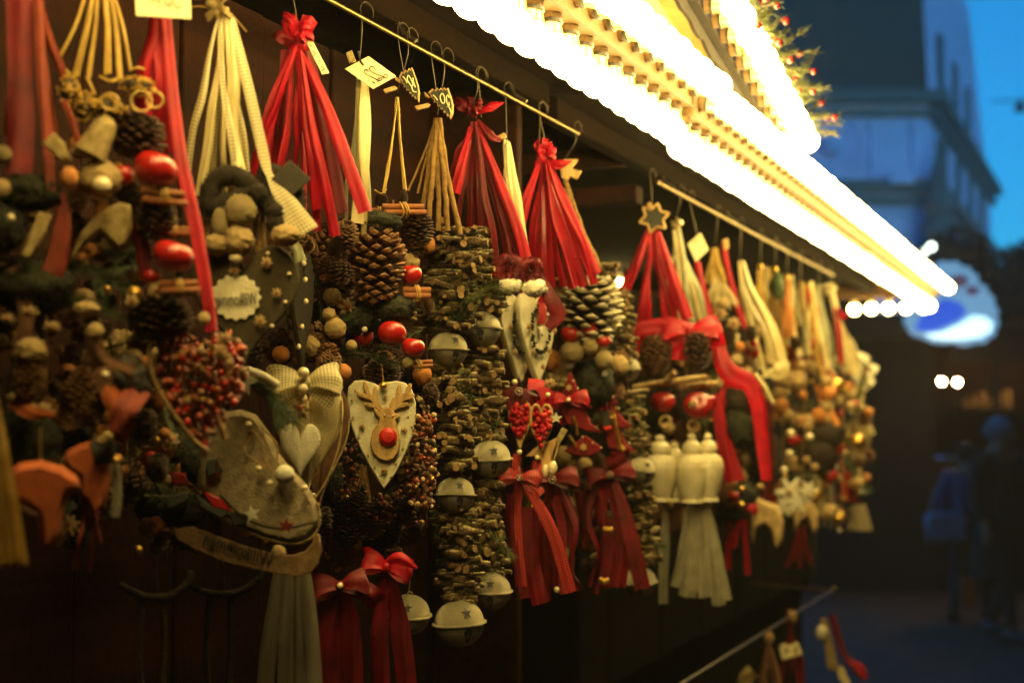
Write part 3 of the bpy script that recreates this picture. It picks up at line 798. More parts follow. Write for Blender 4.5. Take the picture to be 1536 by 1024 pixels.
# --- strands nearest the camera -----------------------------------------------------------------
o = Orn('ribbon_strand', 'rust and dark red ribbons over burlap rolls, strand nearest the camera', 'hanging ornament', 50, -20, .78)
o.bunch('rust', (50, -20), [(12, 190), (78, 190), (100, 150)], 20, gather=.6)
o.rib('darkred', [(28, -10), (32, 130), (30, 262, .006)], 38, yaw=.2, curl=.1)
o.rib('rust', [(58, 0), (64, 120), (72, 200), (78, 290, .01)], 17, yaw=.5)
o.rib('rust', [(92, 290), (95, 340), (82, 405), (72, 420)], 34, yaw=.3, curl=.12, taper=[.3, .8, 1, .9])
o.rib('rust', [(95, 150), (108, 180), (118, 212)], 9)
o.fuzz(45, 290, 42, 26, 'mossdark', 900, 10)
o.fuzz(8, 340, 30, 34, 'mossdark', 700, 10)
o.plate('burlap_roll', [(58, 322), (78, 326), (48, 392), (28, 388)], 16, 'burlap', .012, 5)
o.plate('burlap_roll', [(62, 222), (80, 206), (96, 222), (106, 246), (88, 248), (74, 234)], 10, 'burlap', .02, 3)
o.put('orangeball', 'dried_fruit', 104, 266, 26, 32, .02); o.put('pearl', 'bead', 16, 327, 12, dz=.03)
o.put('cork', 'cork_ball', 4, 232, 26, dz=.01); o.put('walnut', 'walnut', 2, 285, 30, dz=.01)
o.rib('brownfelt', [(20, 400), (40, 470), (28, 520)], 22)
o.put('walnut', 'walnut', 46, 528, 44, 40, .01); o.put('cone_brown', 'pine_cone', 44, 572, 52, 60, .008)
for q in ((12, 478, 24), (44, 468, 30), (78, 490, 28), (62, 615, 40)): o.put('flower', 'dried_flower', q[0], q[1], q[2], q[2] * .6, .015)
o.rib('orangefelt', [(20, 600), (48, 618, .02), (84, 622, .03)], 26, taper=[1, .8, .3], curl=.1)
o.fuzz(50, 430, 60, 40, 'mossdark', 900, 12, dz=-.02); o.fuzz(40, 660, 50, 50, 'mossdark', 700, 12, dz=-.03)
# felt boots
BT = [(-.42, .5), (.22, .5), (.25, .1), (.30, -.12), (.46, -.25), (.5, -.38), (.42, -.5), (-.05, -.5), (-.12, -.42), (-.18, -.5), (-.40, -.48), (-.44, -.2)]
o = Orn('felt_boots', 'big orange felt boot with rounded cuff, larger of the pair low beside the cream tassel', 'felt boot', 66, 640, .72)
o.plate('boot', [(12, 706), (30, 694), (62, 690), (95, 700), (116, 714), (122, 732), (104, 738), (97, 762), (93, 792), (84, 815), (70, 824), (58, 815), (58, 790), (54, 768), (38, 758), (20, 752), (10, 735)], 34, 'orangefelt', 0, 11)
o.plate('sole_strip', [(20, 752), (54, 768), (56, 774), (22, 760)], 36, 'brownfelt', .002, 2)
o.wire([(62, 640), (60, 670), (62, 695)], 1.2, 'jute', 'cord')
o = Orn('felt_boots', 'small orange felt boot with striped cuff and gold bell beside the bigger boot', 'felt boot', 150, 560, .74)
o.plate('boot', [(94, 690), (100, 676), (118, 666), (142, 660), (160, 652), (176, 662), (168, 690), (166, 722), (160, 760), (140, 772), (128, 752), (116, 742), (118, 715), (100, 706)], 28, 'orangefelt', 0, 9)
o.plate('cuff', [(134, 664), (168, 652), (174, 668), (168, 694), (140, 700)], 32, 'stripes', .002, 8)
o.rib('orangefelt', [(150, 560), (170, 600, .01), (185, 630, .012), (176, 660, .01)], 34, curl=.1, taper=[.6, 1, .8])
o.rib('rust', [(212, 580), (190, 610, .02), (170, 645, .02)], 36, curl=.1, taper=[1, 1, .5])
o.plate('burlap_roll', [(140, 660), (160, 645), (172, 652), (152, 670)], 14, 'burlap', .02, 4)
o.put('goldbead', 'bell', 174, 690, 11, dz=.026); o.rib('grey_check', [(172, 695, .02), (176, 740, .02), (172, 775, .02)], 14)
o.bunch('rust', (135, 730), [(113, 840), (134, 845), (150, 800)], 9)
o.put('walnut', 'walnut', 142, 498, 26, dz=.02); o.put('walnut', 'walnut', 130, 464, 36, 22, .02); o.put('cone_brown', 'pine_cone', 122, 590, 50, 70); o.put('pearl', 'bead', 158, 562, 12, dz=.03)
o.rib('brownfelt', [(140, 500), (150, 540), (200, 560, .01)], 26, curl=.15)
o.plate('cuff', [(128, 560), (168, 545), (176, 585), (150, 600)], 22, 'brownfelt', 0, 6); o.fuzz(190, 575, 34, 40, 'conedark', 500, 9, 'dried_moss', -.01)
o = Orn('straw_tassel', 'cream straw tassel hanging in front, closest thing to the camera', 'tassel', 2, 660, .70)
o.straw('raffia', (-14, 560), [((-30, 846), (42, 842))], 130, 1.3, dzr=.014)
o.wire([(-14, 560), (-14, 610), (-12, 640)], 2, 'jute', 'cord')
# --- raffia strand ---------------------------------------------------------------------------------
o = Orn('raffia_strand', 'yellow raffia cords carrying glittered pods, apples, cinnamon and burlap', 'hanging ornament', 150, -40, .76)
for e in ((86, 92), (110, 118), (116, 115), (132, 112), (134, 116), (158, 112), (164, 110), (178, 118), (182, 120), (196, 106)):
    mb = MB(); mb.tube(spline(o.P3([(148 + (e[0] - 140) * .25, -30), (148 + (e[0] - 140) * .62, 35, o.rng.uniform(-.01, .01)), e]), 8), 2.6 * o.k, 6); mb.build('cord', 'raffia', o.root)
o.wire([(86, 92), (92, 100, .005), (106, 112, .006)], 2.2, 'raffia', 'cord'); o.wire([(130, 115), (138, 132, .006), (142, 142, .008)], 2.2, 'raffia', 'cord'); o.wire([(196, 106), (206, 102, .005), (216, 104)], 2, 'raffia', 'cord'); o.wire([(150, 115), (165, 122, .01), (176, 119)], 2.4, 'raffia', 'cord')
def glitter(px, py, rx, ry, n, seed):
    mb = MB(); rg = random.Random(seed); k = o.k; c = o.p(px, py, .012)
    mb.ball(c, (rx * .8 * k, rx * .7 * k, ry * .8 * k), 14, 10, 0, .4, 3, seed=seed)
    for i in range(n):
        d = V((rg.gauss(0, 1), rg.gauss(-.5, 1), rg.gauss(0, 1))).normalized(); mb.ball(c + V((d.x * rx * k, d.y * rx * k, d.z * ry * k)), rg.uniform(1.2, 2.8) * k, 6, 4, 1)
    return mb.build('glittered_pod', ['conedark', 'gold'], o.root)
glitter(102, 134, 16, 20, 60, 1); glitter(125, 160, 20, 22, 80, 2); glitter(160, 160, 22, 14, 60, 3); glitter(206, 130, 26, 14, 70, 4); glitter(180, 165, 14, 10, 30, 6)
for q in ((212, 152, 15), (165, 153, 12), (232, 150, 12)):
    mb = MB(); c = o.p(q[0], q[1], .03); mb.tube([c + V((q[2] * o.k * cos(a), 0, q[2] * o.k * sin(a))) for a in [2 * pi * i / 20 for i in range(21)]], 1.9 * o.k, 8, cap=False); mb.build('ring', 'brass', o.root)
o.put('cone_dark', 'pine_cone', 205, 205, 96, 66, .006, (.2, .3, 0)); o.put('cone_dark', 'pine_cone', 190, 196, 60, 50, -.01)
mb = MB(); M_ = rotmat(0, .45, 0); mb.lathe([(.004, .014), (.0095, .008), (.012, -.012), (.0135, -.02), (.012, -.0185)], 16, 0, o.p(152, 200, .03), M_); mb.build('thimble', 'burlap', o.root)
o.put('nut', 'nut', 150, 268, 62, 54, .02); o.put('pearl', 'bead', 153, 278, 28, 26, .045); o.put('apple', 'apple', 184, 263, 34, 36, .012)
o.put('apple', 'apple', 233, 254, 64, 58, .03, (.25, .15, 1)); o.put('cinn2', 'cinnamon_bundle', 244, 296, 66, 60, .03, (0, .05, .15)); o.put('cone_dark', 'pine_cone', 235, 330, 70, 56, .01)
o.put('flower', 'dried_flower', 137, 232, 24, 14, .03); o.put('flower', 'dried_flower', 112, 228, 16, 14, .02); o.put('orangeball', 'dried_fruit', 110, 272, 20, 26, .01)
o.plate('burlap_bow', [(140, 330), (158, 318), (178, 308), (196, 312), (198, 345), (190, 372), (176, 378), (150, 352), (132, 368), (104, 398), (122, 352)], 22, 'burlap', .015, 7)
o.put('apple', 'apple', 260, 384, 60, 52, .03, (.2, .2, .4)); o.put('apple', 'apple', 228, 415, 26, 24, .02); o.rib('darkred', [(205, 330), (215, 380), (222, 420)], 22, curl=.3)
o.put('cinn5', 'cinnamon_bundle', 268, 437, 56, 62, .03, (0, -.05, .1)); o.put('cinn3', 'cinnamon_bundle', 262, 350, 40, 40, .015)
o.put('cone_dark', 'pine_cone', 240, 478, 110, 62, .0); o.put('goldbead', 'bead', 202, 440, 22, dz=.02); o.put('flower', 'star_anise', 236, 436, 26, dz=.03)
o.put('flower', 'star_anise', 198, 452, 22, dz=.03); o.put('nut', 'nut', 306, 478, 18, 20, .03)
o.fir([(40, 420), (110, 400), (190, 430)], 30, 420); o.fir([(60, 470), (130, 455), (200, 480)], 26, 300); o.fir([(200, 400), (150, 420), (160, 470)], 22, 260)
# --- broad red ribbon with card ----------------------------------------------------------------------
o = Orn('red_ribbon', 'broad folded red ribbon below the top price card, ending in one long narrow tail', 'ribbon', 226, 10, .74)
o.bunch('red', (228, 18), [(206, 185, 36), (228, 250, 34), (250, 190, 38), (262, 215, 30), (240, 230, 30)], 32, gather=.62, spread=.008)
o.rib('red', [(246, 20), (258, 130), (272, 235, .012), (294, 340, .018), (312, 440, .02), (319, 497, .02)], 21, yaw=.25, curl=.22)
o = Orn('price_card', 'cream price card above the broad red ribbon, cut by the top of the view', 'price card', 243, 0, .715)
c_ = o.tagcard([(201, -34), (285, -30), (287, 29), (204, 24)])
C2 = lambda L: [(80 + x / 6.4, y / 6.4) for x, y in L]
strokes(o, [C2([(925, -8), (950, -2), (975, 2)]), C2([(985, -60), (1000, -20), (1012, 15), (1022, 40)]), C2([(1040, -50), (1062, -10), (1075, 25), (1098, 50), (1125, 46), (1134, 28), (1122, 12)]), C2([(1130, -40), (1150, 5), (1165, 42), (1190, 74), (1218, 72), (1226, 48), (1212, 25)])], .85, parent=c_)
# --- cream gingham bunch + dark willkommen heart -------------------------------------------------------
o = Orn('gingham_bunch', 'cream and gingham ribbon bunch holding the dark heart with a welcome badge', 'hanging ornament', 330, 22, .74)
o.bunch('cream', (332, 30), [(283, 255), (300, 280), (318, 262), (338, 285), (352, 275), (362, 285), (372, 262)], 19, ms=['ginghamcream', 'cream', 'ginghamcream', 'cream', 'ginghamcream', 'cream', 'ginghamcream'], gather=.4)
o.rib('cream', [(346, 26), (352, 120, .008), (350, 200), (362, 262, .01)], 17, yaw=.3)
o.rib('ginghamcream', [(346, 30), (372, 130, .012), (396, 235, .018), (404, 262, .02), (424, 295, .024), (458, 350, .024)], 30, yaw=.15, curl=.08, taper=[.5, .55, .55, .35, .9, 1.5])
o.rib('jute', [(328, 30), (330, 90, .004), (334, 125, .006)], 7); o.knot('burlap', 328, 14, 50, 50, 7)
for a in ([(325, 10), (345, 20, .01), (370, 48, .012)], [(322, 14), (300, 10, .01), (286, 12, .012)], [(330, 8), (342, -10), (352, -20)]): o.wire(a, 1.1, 'jute', 'straw_end')
o.fuzzloop([(390, 290), (350, 262), (318, 278), (316, 312), (350, 300), (390, 288)], 15, 'loopfelt', n=900)
o.fuzzloop([(390, 290), (408, 262), (430, 268), (446, 300), (420, 320), (392, 292)], 14, 'loopfelt', n=900); o.fuzzloop([(390, 290, .015), (410, 312, .02), (414, 340, .02)], 13, 'loopfelt', n=400); o.fuzz(388, 290, 16, 14, 'loopfelt', 300, 5, 'fuzzy_knot', .02)
o.plate('felt_square', [(433, 247), (464, 274), (438, 300), (406, 274)], 12, 'darkfelt', .02, 2)
for q in (('cork', 'cork_ball', 361, 317, 45, 47), ('walnut', 'walnut', 358, 361, 42, 44), ('cork', 'cork_ball', 330, 335, 24, 42), ('walnut', 'walnut', 325, 367, 34, 30), ('walnut', 'walnut', 429, 353, 40, 30), ('pearl', 'bead', 354, 387, 21, 17)): o.put(q[0], q[1], q[2], q[3], q[4], q[5], .026)
for x in (312, 386, 396, 410): o.rib('jute', [(x, 310), (x - 2, 350), (x + 2, 380)], 9)
ht = o.shape('dark_heart', H, 368, 458, 158, 180, 9, 'heartfelt', 0, .014, 2.5)
m_ = MB(); oc = [((.5 + .026 * cos(16 * a)) * cos(a), (.5 + .026 * cos(16 * a)) * sin(a)) for a in [2 * pi * i / 160 for i in range(160)]]
bd = o.shape('badge', oc, 354, 446, 70, 66, 3, 'whitewood', 0, .0185, .6, parent=ht)
for i in range(16):
    a = 2 * pi * i / 16 + .2; o.put('pearl', 'punch_mark', 354 + 31 * cos(a), 446 + 29 * sin(a), 2.0, dz=.0188, parent=ht) if False else None
o.text('Willkommen', 352, 449, 62, 19, -.04, dz=.0212, parent=bd)
for q in ((352, 405, 19), (400, 394, 18), (415, 440, 16), (390, 482, 19)): o.put('flower', 'star_bead', q[0], q[1], q[2], q[2] * 1.05, .022)
for q in ((402, 380), (434, 411), (428, 453), (408, 489), (376, 372)): o.put('pearl', 'bead', q[0], q[1], 6, dz=.019)
o = Orn('felt_heart', 'black felt heart seen nearly edge on behind the dark badge heart', 'heart ornament', 445, 350, .78)
o.shape('felt_body', H, 452, 470, 66, 186, 8, 'loopfelt', 1.05, -.01, 2)
for q in ((456, 395), (458, 420), (459, 452), (453, 490), (448, 520)): o.put('pearl', 'bead', q[0], q[1], 7, 9, .02)
o.rib('sage', [(430, 350), (446, 375, .01), (452, 392, .012)], 16)
# --- big red bunch with pine cones -------------------------------------------------------------------
o = Orn('red_ribbon_bunch', 'full red ribbon bunch with ruffled bow beside the cream gingham ribbons', 'ribbon bunch', 446, 60, .75)
o.bunch('red', (446, 72), [(380, 248, 24), (398, 290, 26), (420, 318, 24), (442, 262, 24), (455, 300, 24), (470, 300, 22), (478, 332, 22), (500, 340, 20)], 24, gather=.42)
o.rib('red', [(450, 72), (492, 165, .012), (524, 250, .016), (548, 318, .016)], 22, yaw=.1, taper=.5)
o.rib('red', [(442, 72), (412, 150, .01), (392, 222, .012)], 20, taper=.5); o.rib('darkred', [(432, 75), (426, 190, -.01), (430, 300, -.012)], 22)
o.rib('darkred', [(458, 75), (486, 190, -.01), (512, 320, -.012)], 24)
o.knot('red', 446, 50, 62, 66, 10); o.rib('red', [(446, 62), (436, 40, .01), (432, 28, .012)], 22); o.rib('red', [(448, 62), (460, 38, .012), (466, 26, .01)], 24); o.rib('darkred', [(446, 64), (424, 54, .01), (416, 62, .01)], 20)
o.hook(447, 40); 
o = Orn('price_tag', 'narrow slanted cream price tag on the ruffled red bow', 'price tag', 475, 85, .73)
c_ = o.tagcard([(457, 58), (466, 56), (494, 110), (483, 112)]); strokes(o, [[(464, 66), (469, 70)], [(468, 77), (474, 80), (471, 84)], [(477, 90), (482, 94)], [(481, 99), (487, 103), (483, 106)]], .7, parent=c_)
o = Orn('cone_cluster', 'cluster of brown pine cones, red apples and dark moss beneath the red bunch', 'hanging ornament', 560, 320, .76)
o.put('cone_brown', 'pine_cone', 567, 400, 92, 108, .02); o.put('cone_brown', 'pine_cone', 484, 396, 62, 92, .0, (0, .1, 0)); o.put('cone_brown', 'pine_cone', 512, 420, 50, 90, -.01); o.put('cone_dark', 'pine_cone', 478, 460, 60, 80, -.02)
o.fuzz(562, 334, 40, 16, 'mossdark', 900, 6, dz=.02); o.fuzz(508, 342, 30, 14, 'mossdark', 500, 6); o.fuzz(592, 462, 30, 20, 'mossdark', 700, 6, dz=.012); o.fuzz(535, 478, 34, 26, 'mossdark', 700, 7); o.fuzz(500, 510, 34, 34, 'mossdark', 700, 7, dz=-.02)
o.put('apple', 'apple', 617, 412, 32, 34, .012, (.3, 0, 0)); o.put('apple', 'apple', 588, 500, 42, 40, .03, (.25, .2, 2)); o.put('apple', 'apple', 620, 521, 34, 33, .03, (.2, 0, 1)); o.put('apple', 'apple', 521, 466, 28, 40, .0); o.put('apple', 'apple', 488, 526, 38, 40, .008); o.put('apple', 'apple', 545, 505, 30, 34, 0)
o.put('cinn5', 'cinnamon_bundle', 604, 321, 64, 56, .0, (0, -.04, .2)); o.put('cinn3', 'cinnamon_bundle', 570, 323, 40, 42, -.01); o.put('cinn3', 'cinnamon_bundle', 625, 444, 40, 52, .015, (0, 0, .2)); o.put('cinn3', 'cinnamon_bundle', 627, 550, 42, 36, .02, (0, -.08, .2)); o.put('cork', 'cork_ball', 612, 544, 16, dz=.03)
o.put('pearl', 'bead', 547, 494, 9, dz=.02); o.put('pearl', 'bead', 503, 516, 8, dz=.02); o.put('cone_dark', 'pine_cone', 625, 345, 60, 46, -.01); o.put('cone_dark', 'pine_cone', 575, 560, 60, 40, -.01)
o.fir([(480, 540), (540, 530), (600, 545)], 22, 260, m='fir')
# --- cream ribbon with card ---------------------------------------------------------------------------
o = Orn('cream_ribbon', 'cream and sage ribbons hanging straight below the tilted price card', 'ribbon bunch', 538, 118, .76)
o.bunch('cream', (538, 125), [(520, 335), (528, 338), (545, 340), (552, 338)], 18, ms=['sage', 'sage', 'cream', 'sage'], gather=.7)
o.rib('cream', [(544, 120), (548, 190, .012), (540, 300, .012), (536, 335, .012)], 20, yaw=.15, taper=.8, curl=.12); o.plate('peg', [(519, 80), (528, 76), (534, 92), (524, 96)], 6, 'burlap', .0, 1)
o.hook(538, 112)
o = Orn('price_card', 'tilted cream price card with handwritten loops hung on a wire', 'price card', 555, 108, .735)
C1 = lambda L: [(500 + x / 7.68, 70 + y / 7.68) for x, y in L]
c_ = o.tagcard(C1([(405, 112), (722, 342), (460, 492), (133, 258)]))
strokes(o, [C1([(488, 268), (470, 240), (440, 230), (416, 242), (420, 268), (460, 300), (520, 322), (565, 345), (590, 362), (625, 360), (630, 335), (600, 320), (580, 335), (590, 362)]),
            C1([(405, 288), (392, 270), (366, 266), (356, 285), (372, 315), (430, 345), (490, 372), (520, 390), (550, 390), (562, 372), (535, 358), (512, 375), (520, 395), (515, 410)]),
            C1([(402, 392), (412, 398)]), C1([(448, 404), (468, 416), (486, 426)])], .75, parent=c_)
o.wire([(537, 78), (541, 92, .004), (545, 98, .006)], 1.6, 'bark', 'wire')
def leaf_tag(label, px, py, out, marks, d, clip):
    o = Orn('price_tag', label, 'price tag', px, py, d)
    P = C1(out); cx = sum(a for a, b in P) / len(P); cy = sum(b for a, b in P) / len(P)
    b_ = o.plate('wooden_rim', P, 5, 'plywood', 0, .6)
    o.plate('chalk_face', [(cx + (a - cx) * .84, cy + (b - cy) * .86) for a, b in P], 1, 'chalk', .0024, .2, parent=b_)
    strokes(o, [C1(L) for L in marks], .9, 'card', .0032, b_)
    o.plate('peg', C1(clip[0]), 6, 'plywood', -.004, 1); o.plate('peg', C1(clip[1]), 4, 'plywood', -.004, 1); o.hook(px - 6, py - 14, r=.9)
leaf_tag('fir shaped wooden price tag with chalk numbers beside the tilted cream card', 612, 126,
         [(755, 355), (770, 325), (785, 288), (805, 312), (832, 265), (850, 292), (872, 248), (890, 268), (905, 240), (925, 280), (940, 330), (962, 385), (978, 440), (990, 490), (997, 545), (990, 655), (958, 600), (942, 612), (925, 575), (902, 585), (905, 545), (878, 550), (868, 510), (838, 505), (838, 470), (810, 470), (808, 430), (785, 425), (785, 390)],
         [[(800, 345), (830, 380), (850, 420)], [(860, 330), (850, 380), (880, 430), (905, 460), (915, 430), (890, 370), (865, 332)], [(915, 360), (925, 420), (945, 470)], [(900, 460), (920, 515), (960, 525)]], .745,
         ([(568, 488), (705, 444), (738, 470), (730, 488), (600, 538)], [(705, 330), (770, 372), (772, 412), (712, 380)]))
leaf_tag('fir shaped wooden price tag with chalk numbers above the jute cords', 661, 155,
         [(1090, 532), (1118, 508), (1145, 484), (1162, 512), (1198, 474), (1216, 502), (1238, 476), (1262, 500), (1280, 470), (1298, 498), (1322, 474), (1338, 515), (1352, 560), (1372, 620), (1388, 690), (1382, 780), (1352, 846), (1335, 800), (1312, 810), (1300, 765), (1272, 770), (1264, 725), (1235, 725), (1228, 685), (1200, 690), (1190, 645), (1160, 648), (1155, 600), (1125, 590), (1118, 560)],
         [[(1150, 560), (1180, 590), (1200, 620)], [(1250, 540), (1228, 575), (1240, 630), (1262, 655), (1282, 640), (1280, 590), (1262, 548), (1250, 540)], [(1335, 590), (1318, 560), (1302, 590), (1312, 660), (1335, 680), (1330, 640)], [(1305, 690), (1330, 700), (1345, 725), (1360, 770)]], .745,
         ([(930, 680), (1085, 645), (1118, 662), (1105, 690), (965, 735)], [(1040, 515), (1075, 530), (1112, 575), (1100, 592), (1060, 570)]))
# --- raffia loop and jute cords ------------------------------------------------------------------------
o = Orn('raffia_loop', 'thin raffia loop with two tiny dark cones beside the jute cords', 'hanging ornament', 596, 146, .77)
o.cords('raffia', (596, 146), [(574, 288), (577, 290), (606, 284), (609, 286)], 1.5)
for q in ((572, 302, 24, 18), (605, 298, 16, 20)): o.put('cone_dark', 'pine_cone', *q, .004)
o.wire([(562, 285), (572, 290, .006), (580, 284)], 1.1, 'raffia', 'cord'); o.hook(596, 140, r=.8)
o = Orn('jute_cords', 'spread bunch of brown jute cords above the thick twig stack', 'cord bunch', 656, 172, .765)
o.cords('jute', (656, 178), [(612, 286), (626, 290), (640, 300), (648, 300)], 1.8); o.cords('jute', (656, 178), [(642, 335), (658, 346), (672, 346), (690, 352), (632, 330)], 4.2, wig=3)
o.hook(656, 172, r=.9)
# --- twig strands ------------------------------------------------------------------------------------------
def bells(o, L):
    for (x, y, w) in L: o.put('bell', 'bell', x, y, w, w * .98, .012, (o.rng.uniform(-.1, .1), o.rng.uniform(-.06, .06), o.rng.uniform(-.25, .45)))
o = Orn('twig_strand', 'long stacked twig strand with greyed bells hanging next to the reindeer heart', 'twig strand', 676, 345, .77)
for i, (a, b, w, n, x) in enumerate(((346, 412, 96, 6, 682), (412, 470, 88, 6, 676), (470, 502, 78, 5, 676), (552, 610, 74, 5, 672), (612, 705, 72, 5, 676), (765, 815, 66, 5, 684), (815, 880, 62, 5, 690), (880, 905, 50, 4, 690))): o.twigs(x, a, b, w, n, seed=i)
bells(o, [(672, 524, 60), (683, 742, 60), (689, 934, 76)])
o.fir([(655, 440), (700, 452, .02), (742, 430, .03)], 26, 330, m='firlight', dz=.02); o.fir([(660, 470), (690, 475, .02), (700, 455, .03)], 20, 160, m='fir', dz=.02)
o.wire([(676, 345), (677, 640), (688, 915)], 1.4, 'jute', 'cord', 10)
o = Orn('twig_strand', 'frosted twig strand with three starred bells beside the cream hearts', 'twig strand', 738, 375, .745)
for i, (a, b, w, n, x) in enumerate(((350, 410, 50, 5, 716), (410, 470, 58, 5, 734), (524, 585, 62, 5, 722), (585, 665, 58, 5, 726), (728, 800, 52, 5, 726), (800, 862, 58, 5, 730))): o.twigs(x, a, b, w, n, seed=20 + i)
bells(o, [(722, 494, 60), (736, 688, 62), (736, 886, 62)])
o.fir([(730, 790), (752, 815, .02), (768, 835)], 16, 160, m='firlight', dz=.02)
o.wire([(738, 375), (728, 640), (736, 860)], 1.4, 'jute', 'cord', 10); o.put('nut', 'nut', 742, 550, 34, 40, .015) if False else None
o = Orn('twig_strand', 'slim frosted twig strand beside the white ceramic pods', 'twig strand', 935, 395, .76)
for i, (a, b, w, n, x, dr) in enumerate(((400, 430, 36, 5, 908, 0), (440, 500, 34, 4, 930, 6), (500, 546, 34, 4, 938, 4), (590, 690, 36, 4, 948, 8), (730, 810, 36, 4, 962, 2), (810, 850, 40, 4, 968, 0))): o.twigs(x, a, b, w, n, seed=40 + i, drift=dr, r=3.6)
bells(o, [(941, 553, 40), (962, 706, 44), (960, 872, 50)])
o.fir([(968, 800), (985, 815, .02), (998, 820)], 14, 110, m='firlight', dz=.02); o.wire([(905, 395), (940, 560), (965, 880)], 1.2, 'jute', 'cord', 10)
o = Orn('silver_bell', 'greyed bell half hidden low behind the red bow tails', 'bell', 615, 900, .79)
bells(o, [(613, 921, 66)]); o.wire([(615, 860), (614, 880), (613, 892)], 1.2, 'jute', 'cord')
# --- dark red bunch, cream ribbon, red bunch -------------------------------------------------------------------
o = Orn('dark_red_bunch', 'dark red ribbon bunch with pointed bow ends above curled ribbon ends', 'ribbon bunch', 712, 178, .76)
o.bunch('darkred', (712, 190), [(676, 262), (688, 330), (702, 355), (722, 380), (738, 372), (745, 395), (765, 400), (785, 385)], 20, gather=.42)
o.rib('red', [(716, 190), (745, 262, .012), (776, 340, .015), (790, 390, .015)], 16, taper=.5); o.rib('red', [(706, 190), (692, 250, .012), (683, 290, .012)], 15, taper=.5)
o.knot('darkred', 710, 162, 44, 40, 8); o.rib('red', [(712, 170), (735, 160, .01), (756, 154, .01)], 16, taper=[.4, 1, .1], yaw=.3); o.rib('darkred', [(706, 170), (694, 158, .01), (682, 150)], 20, taper=[.4, 1, .7]); o.rib('darkred', [(716, 180), (735, 202, .01), (752, 210)], 14, taper=[.4, 1, .5])
o.fuzzloop([(745, 415), (752, 392), (775, 392), (776, 412), (758, 420)], 9, 'darkred', 'felt_rose', 500, 4, .02); o.fuzzloop([(782, 420), (786, 398), (804, 394), (806, 412), (795, 424), (812, 430)], 8, 'darkred', 'felt_rose', 500, 4, .02)
o.fuzz(766, 428, 17, 12, 'whitefelt', 400, 4, 'pompom', .02); o.fuzz(802, 432, 18, 13, 'whitefelt', 400, 4, 'pompom', .02)
o.rib('darkred', [(806, 405), (822, 440, .02), (836, 470, .02), (822, 492, .018)], 26, curl=.1, taper=[.4, .8, 1, .5]); o.hook(706, 168); o.hook(722, 176)
o = Orn('cream_ribbon', 'pale yellow ribbon gathered in a wire loop between the two red bunches', 'ribbon bunch', 758, 212, .755)
o.bunch('cream', (757, 218), [(756, 300), (775, 350), (788, 388), (790, 392), (782, 372)], 22, gather=.55, spread=.006); o.rib('cream', [(760, 216), (772, 300, .01), (792, 388, .01)], 20, taper=[.6, 1.1, .4], curl=.15)
o.plate('peg', [(746, 205), (757, 200), (760, 207), (749, 212)], 5, 'plywood', .004, 1); o.hook(760, 210)
o = Orn('red_ribbon_bunch', 'bright red ribbon bunch spreading over the white tipped pine cone', 'ribbon bunch', 815, 236, .75)
o.bunch('red', (816, 246), [(778, 330), (800, 385), (812, 412), (826, 418), (842, 416), (856, 418), (872, 416), (888, 412)], 21, gather=.4)
o.rib('red', [(822, 246), (858, 330, .012), (892, 412, .014)], 20, taper=.5); o.rib('red', [(808, 246), (790, 300, .012), (778, 345, .012)], 16, taper=.5)
o.knot('red', 816, 228, 46, 48, 9); o.rib('red', [(818, 240), (838, 246, .012), (858, 242, .01)], 16, taper=[.4, 1, .1]); o.rib('red', [(812, 232), (806, 218, .01), (810, 206)], 12, taper=[.5, 1, .1])
o.wire([(860, 388), (880, 388, .01), (896, 412, .012)], 1.5, 'red', 'cord'); o.hook(808, 222); o.hook(820, 226)
o = Orn('jute_cords', 'knotted jute cord beside the bright red bunch, wooden tulip at its top', 'cord bunch', 850, 265, .77)
o.cords('jute', (846, 270), [(868, 350), (896, 392), (900, 402)], 3.2, wig=3, bow=-.05)
o.plate('wooden_flower', [(840, 252), (846, 240), (868, 240), (858, 254), (872, 258), (866, 270), (856, 266), (852, 272), (842, 268)], 4, 'plywood', .004, 1); o.hook(846, 242)
# --- white tipped cone strand ---------------------------------------------------------------------------------------
o = Orn('frosted_cone', 'white tipped pine cone with moss cap, red apples and cork balls under it', 'hanging ornament', 882, 420, .755)
o.put('cone_white', 'pine_cone', 884, 470, 108, 104, .01, (.1, .12, 0)); o.fuzz(880, 426, 40, 10, 'mossdark', 700, 6, dz=.004)
o.put('apple', 'apple', 856, 502, 30, 28, .035); o.put('apple', 'apple', 884, 494, 25, 24, .04); o.put('apple', 'apple', 906, 512, 20, 19, .035)
o.put('cork', 'cork_ball', 858, 529, 34, 32, .035); o.put('cork', 'cork_ball', 886, 519, 22, 26, .04); o.put('cork', 'cork_ball', 906, 540, 26, 28, .03); o.fuzz(890, 575, 30, 34, 'mossdark', 800, 7, dz=.0)
o.put('orangeball', 'dried_fruit', 826, 540, 30, 32, .0); o.wire([(820, 430), (840, 418, .03), (868, 440, .034)], 2.2, 'raffia', 'cord'); o.rib('burlap', [(820, 565), (840, 572, .015), (846, 566)], 16)
o.put('gem', 'rhinestone', 854, 549, 12, 9, .045); o.put('gem', 'rhinestone', 907, 560, 9, 9, .04); o.put('cone_dark', 'pine_cone', 840, 500, 40, 50, -.01)
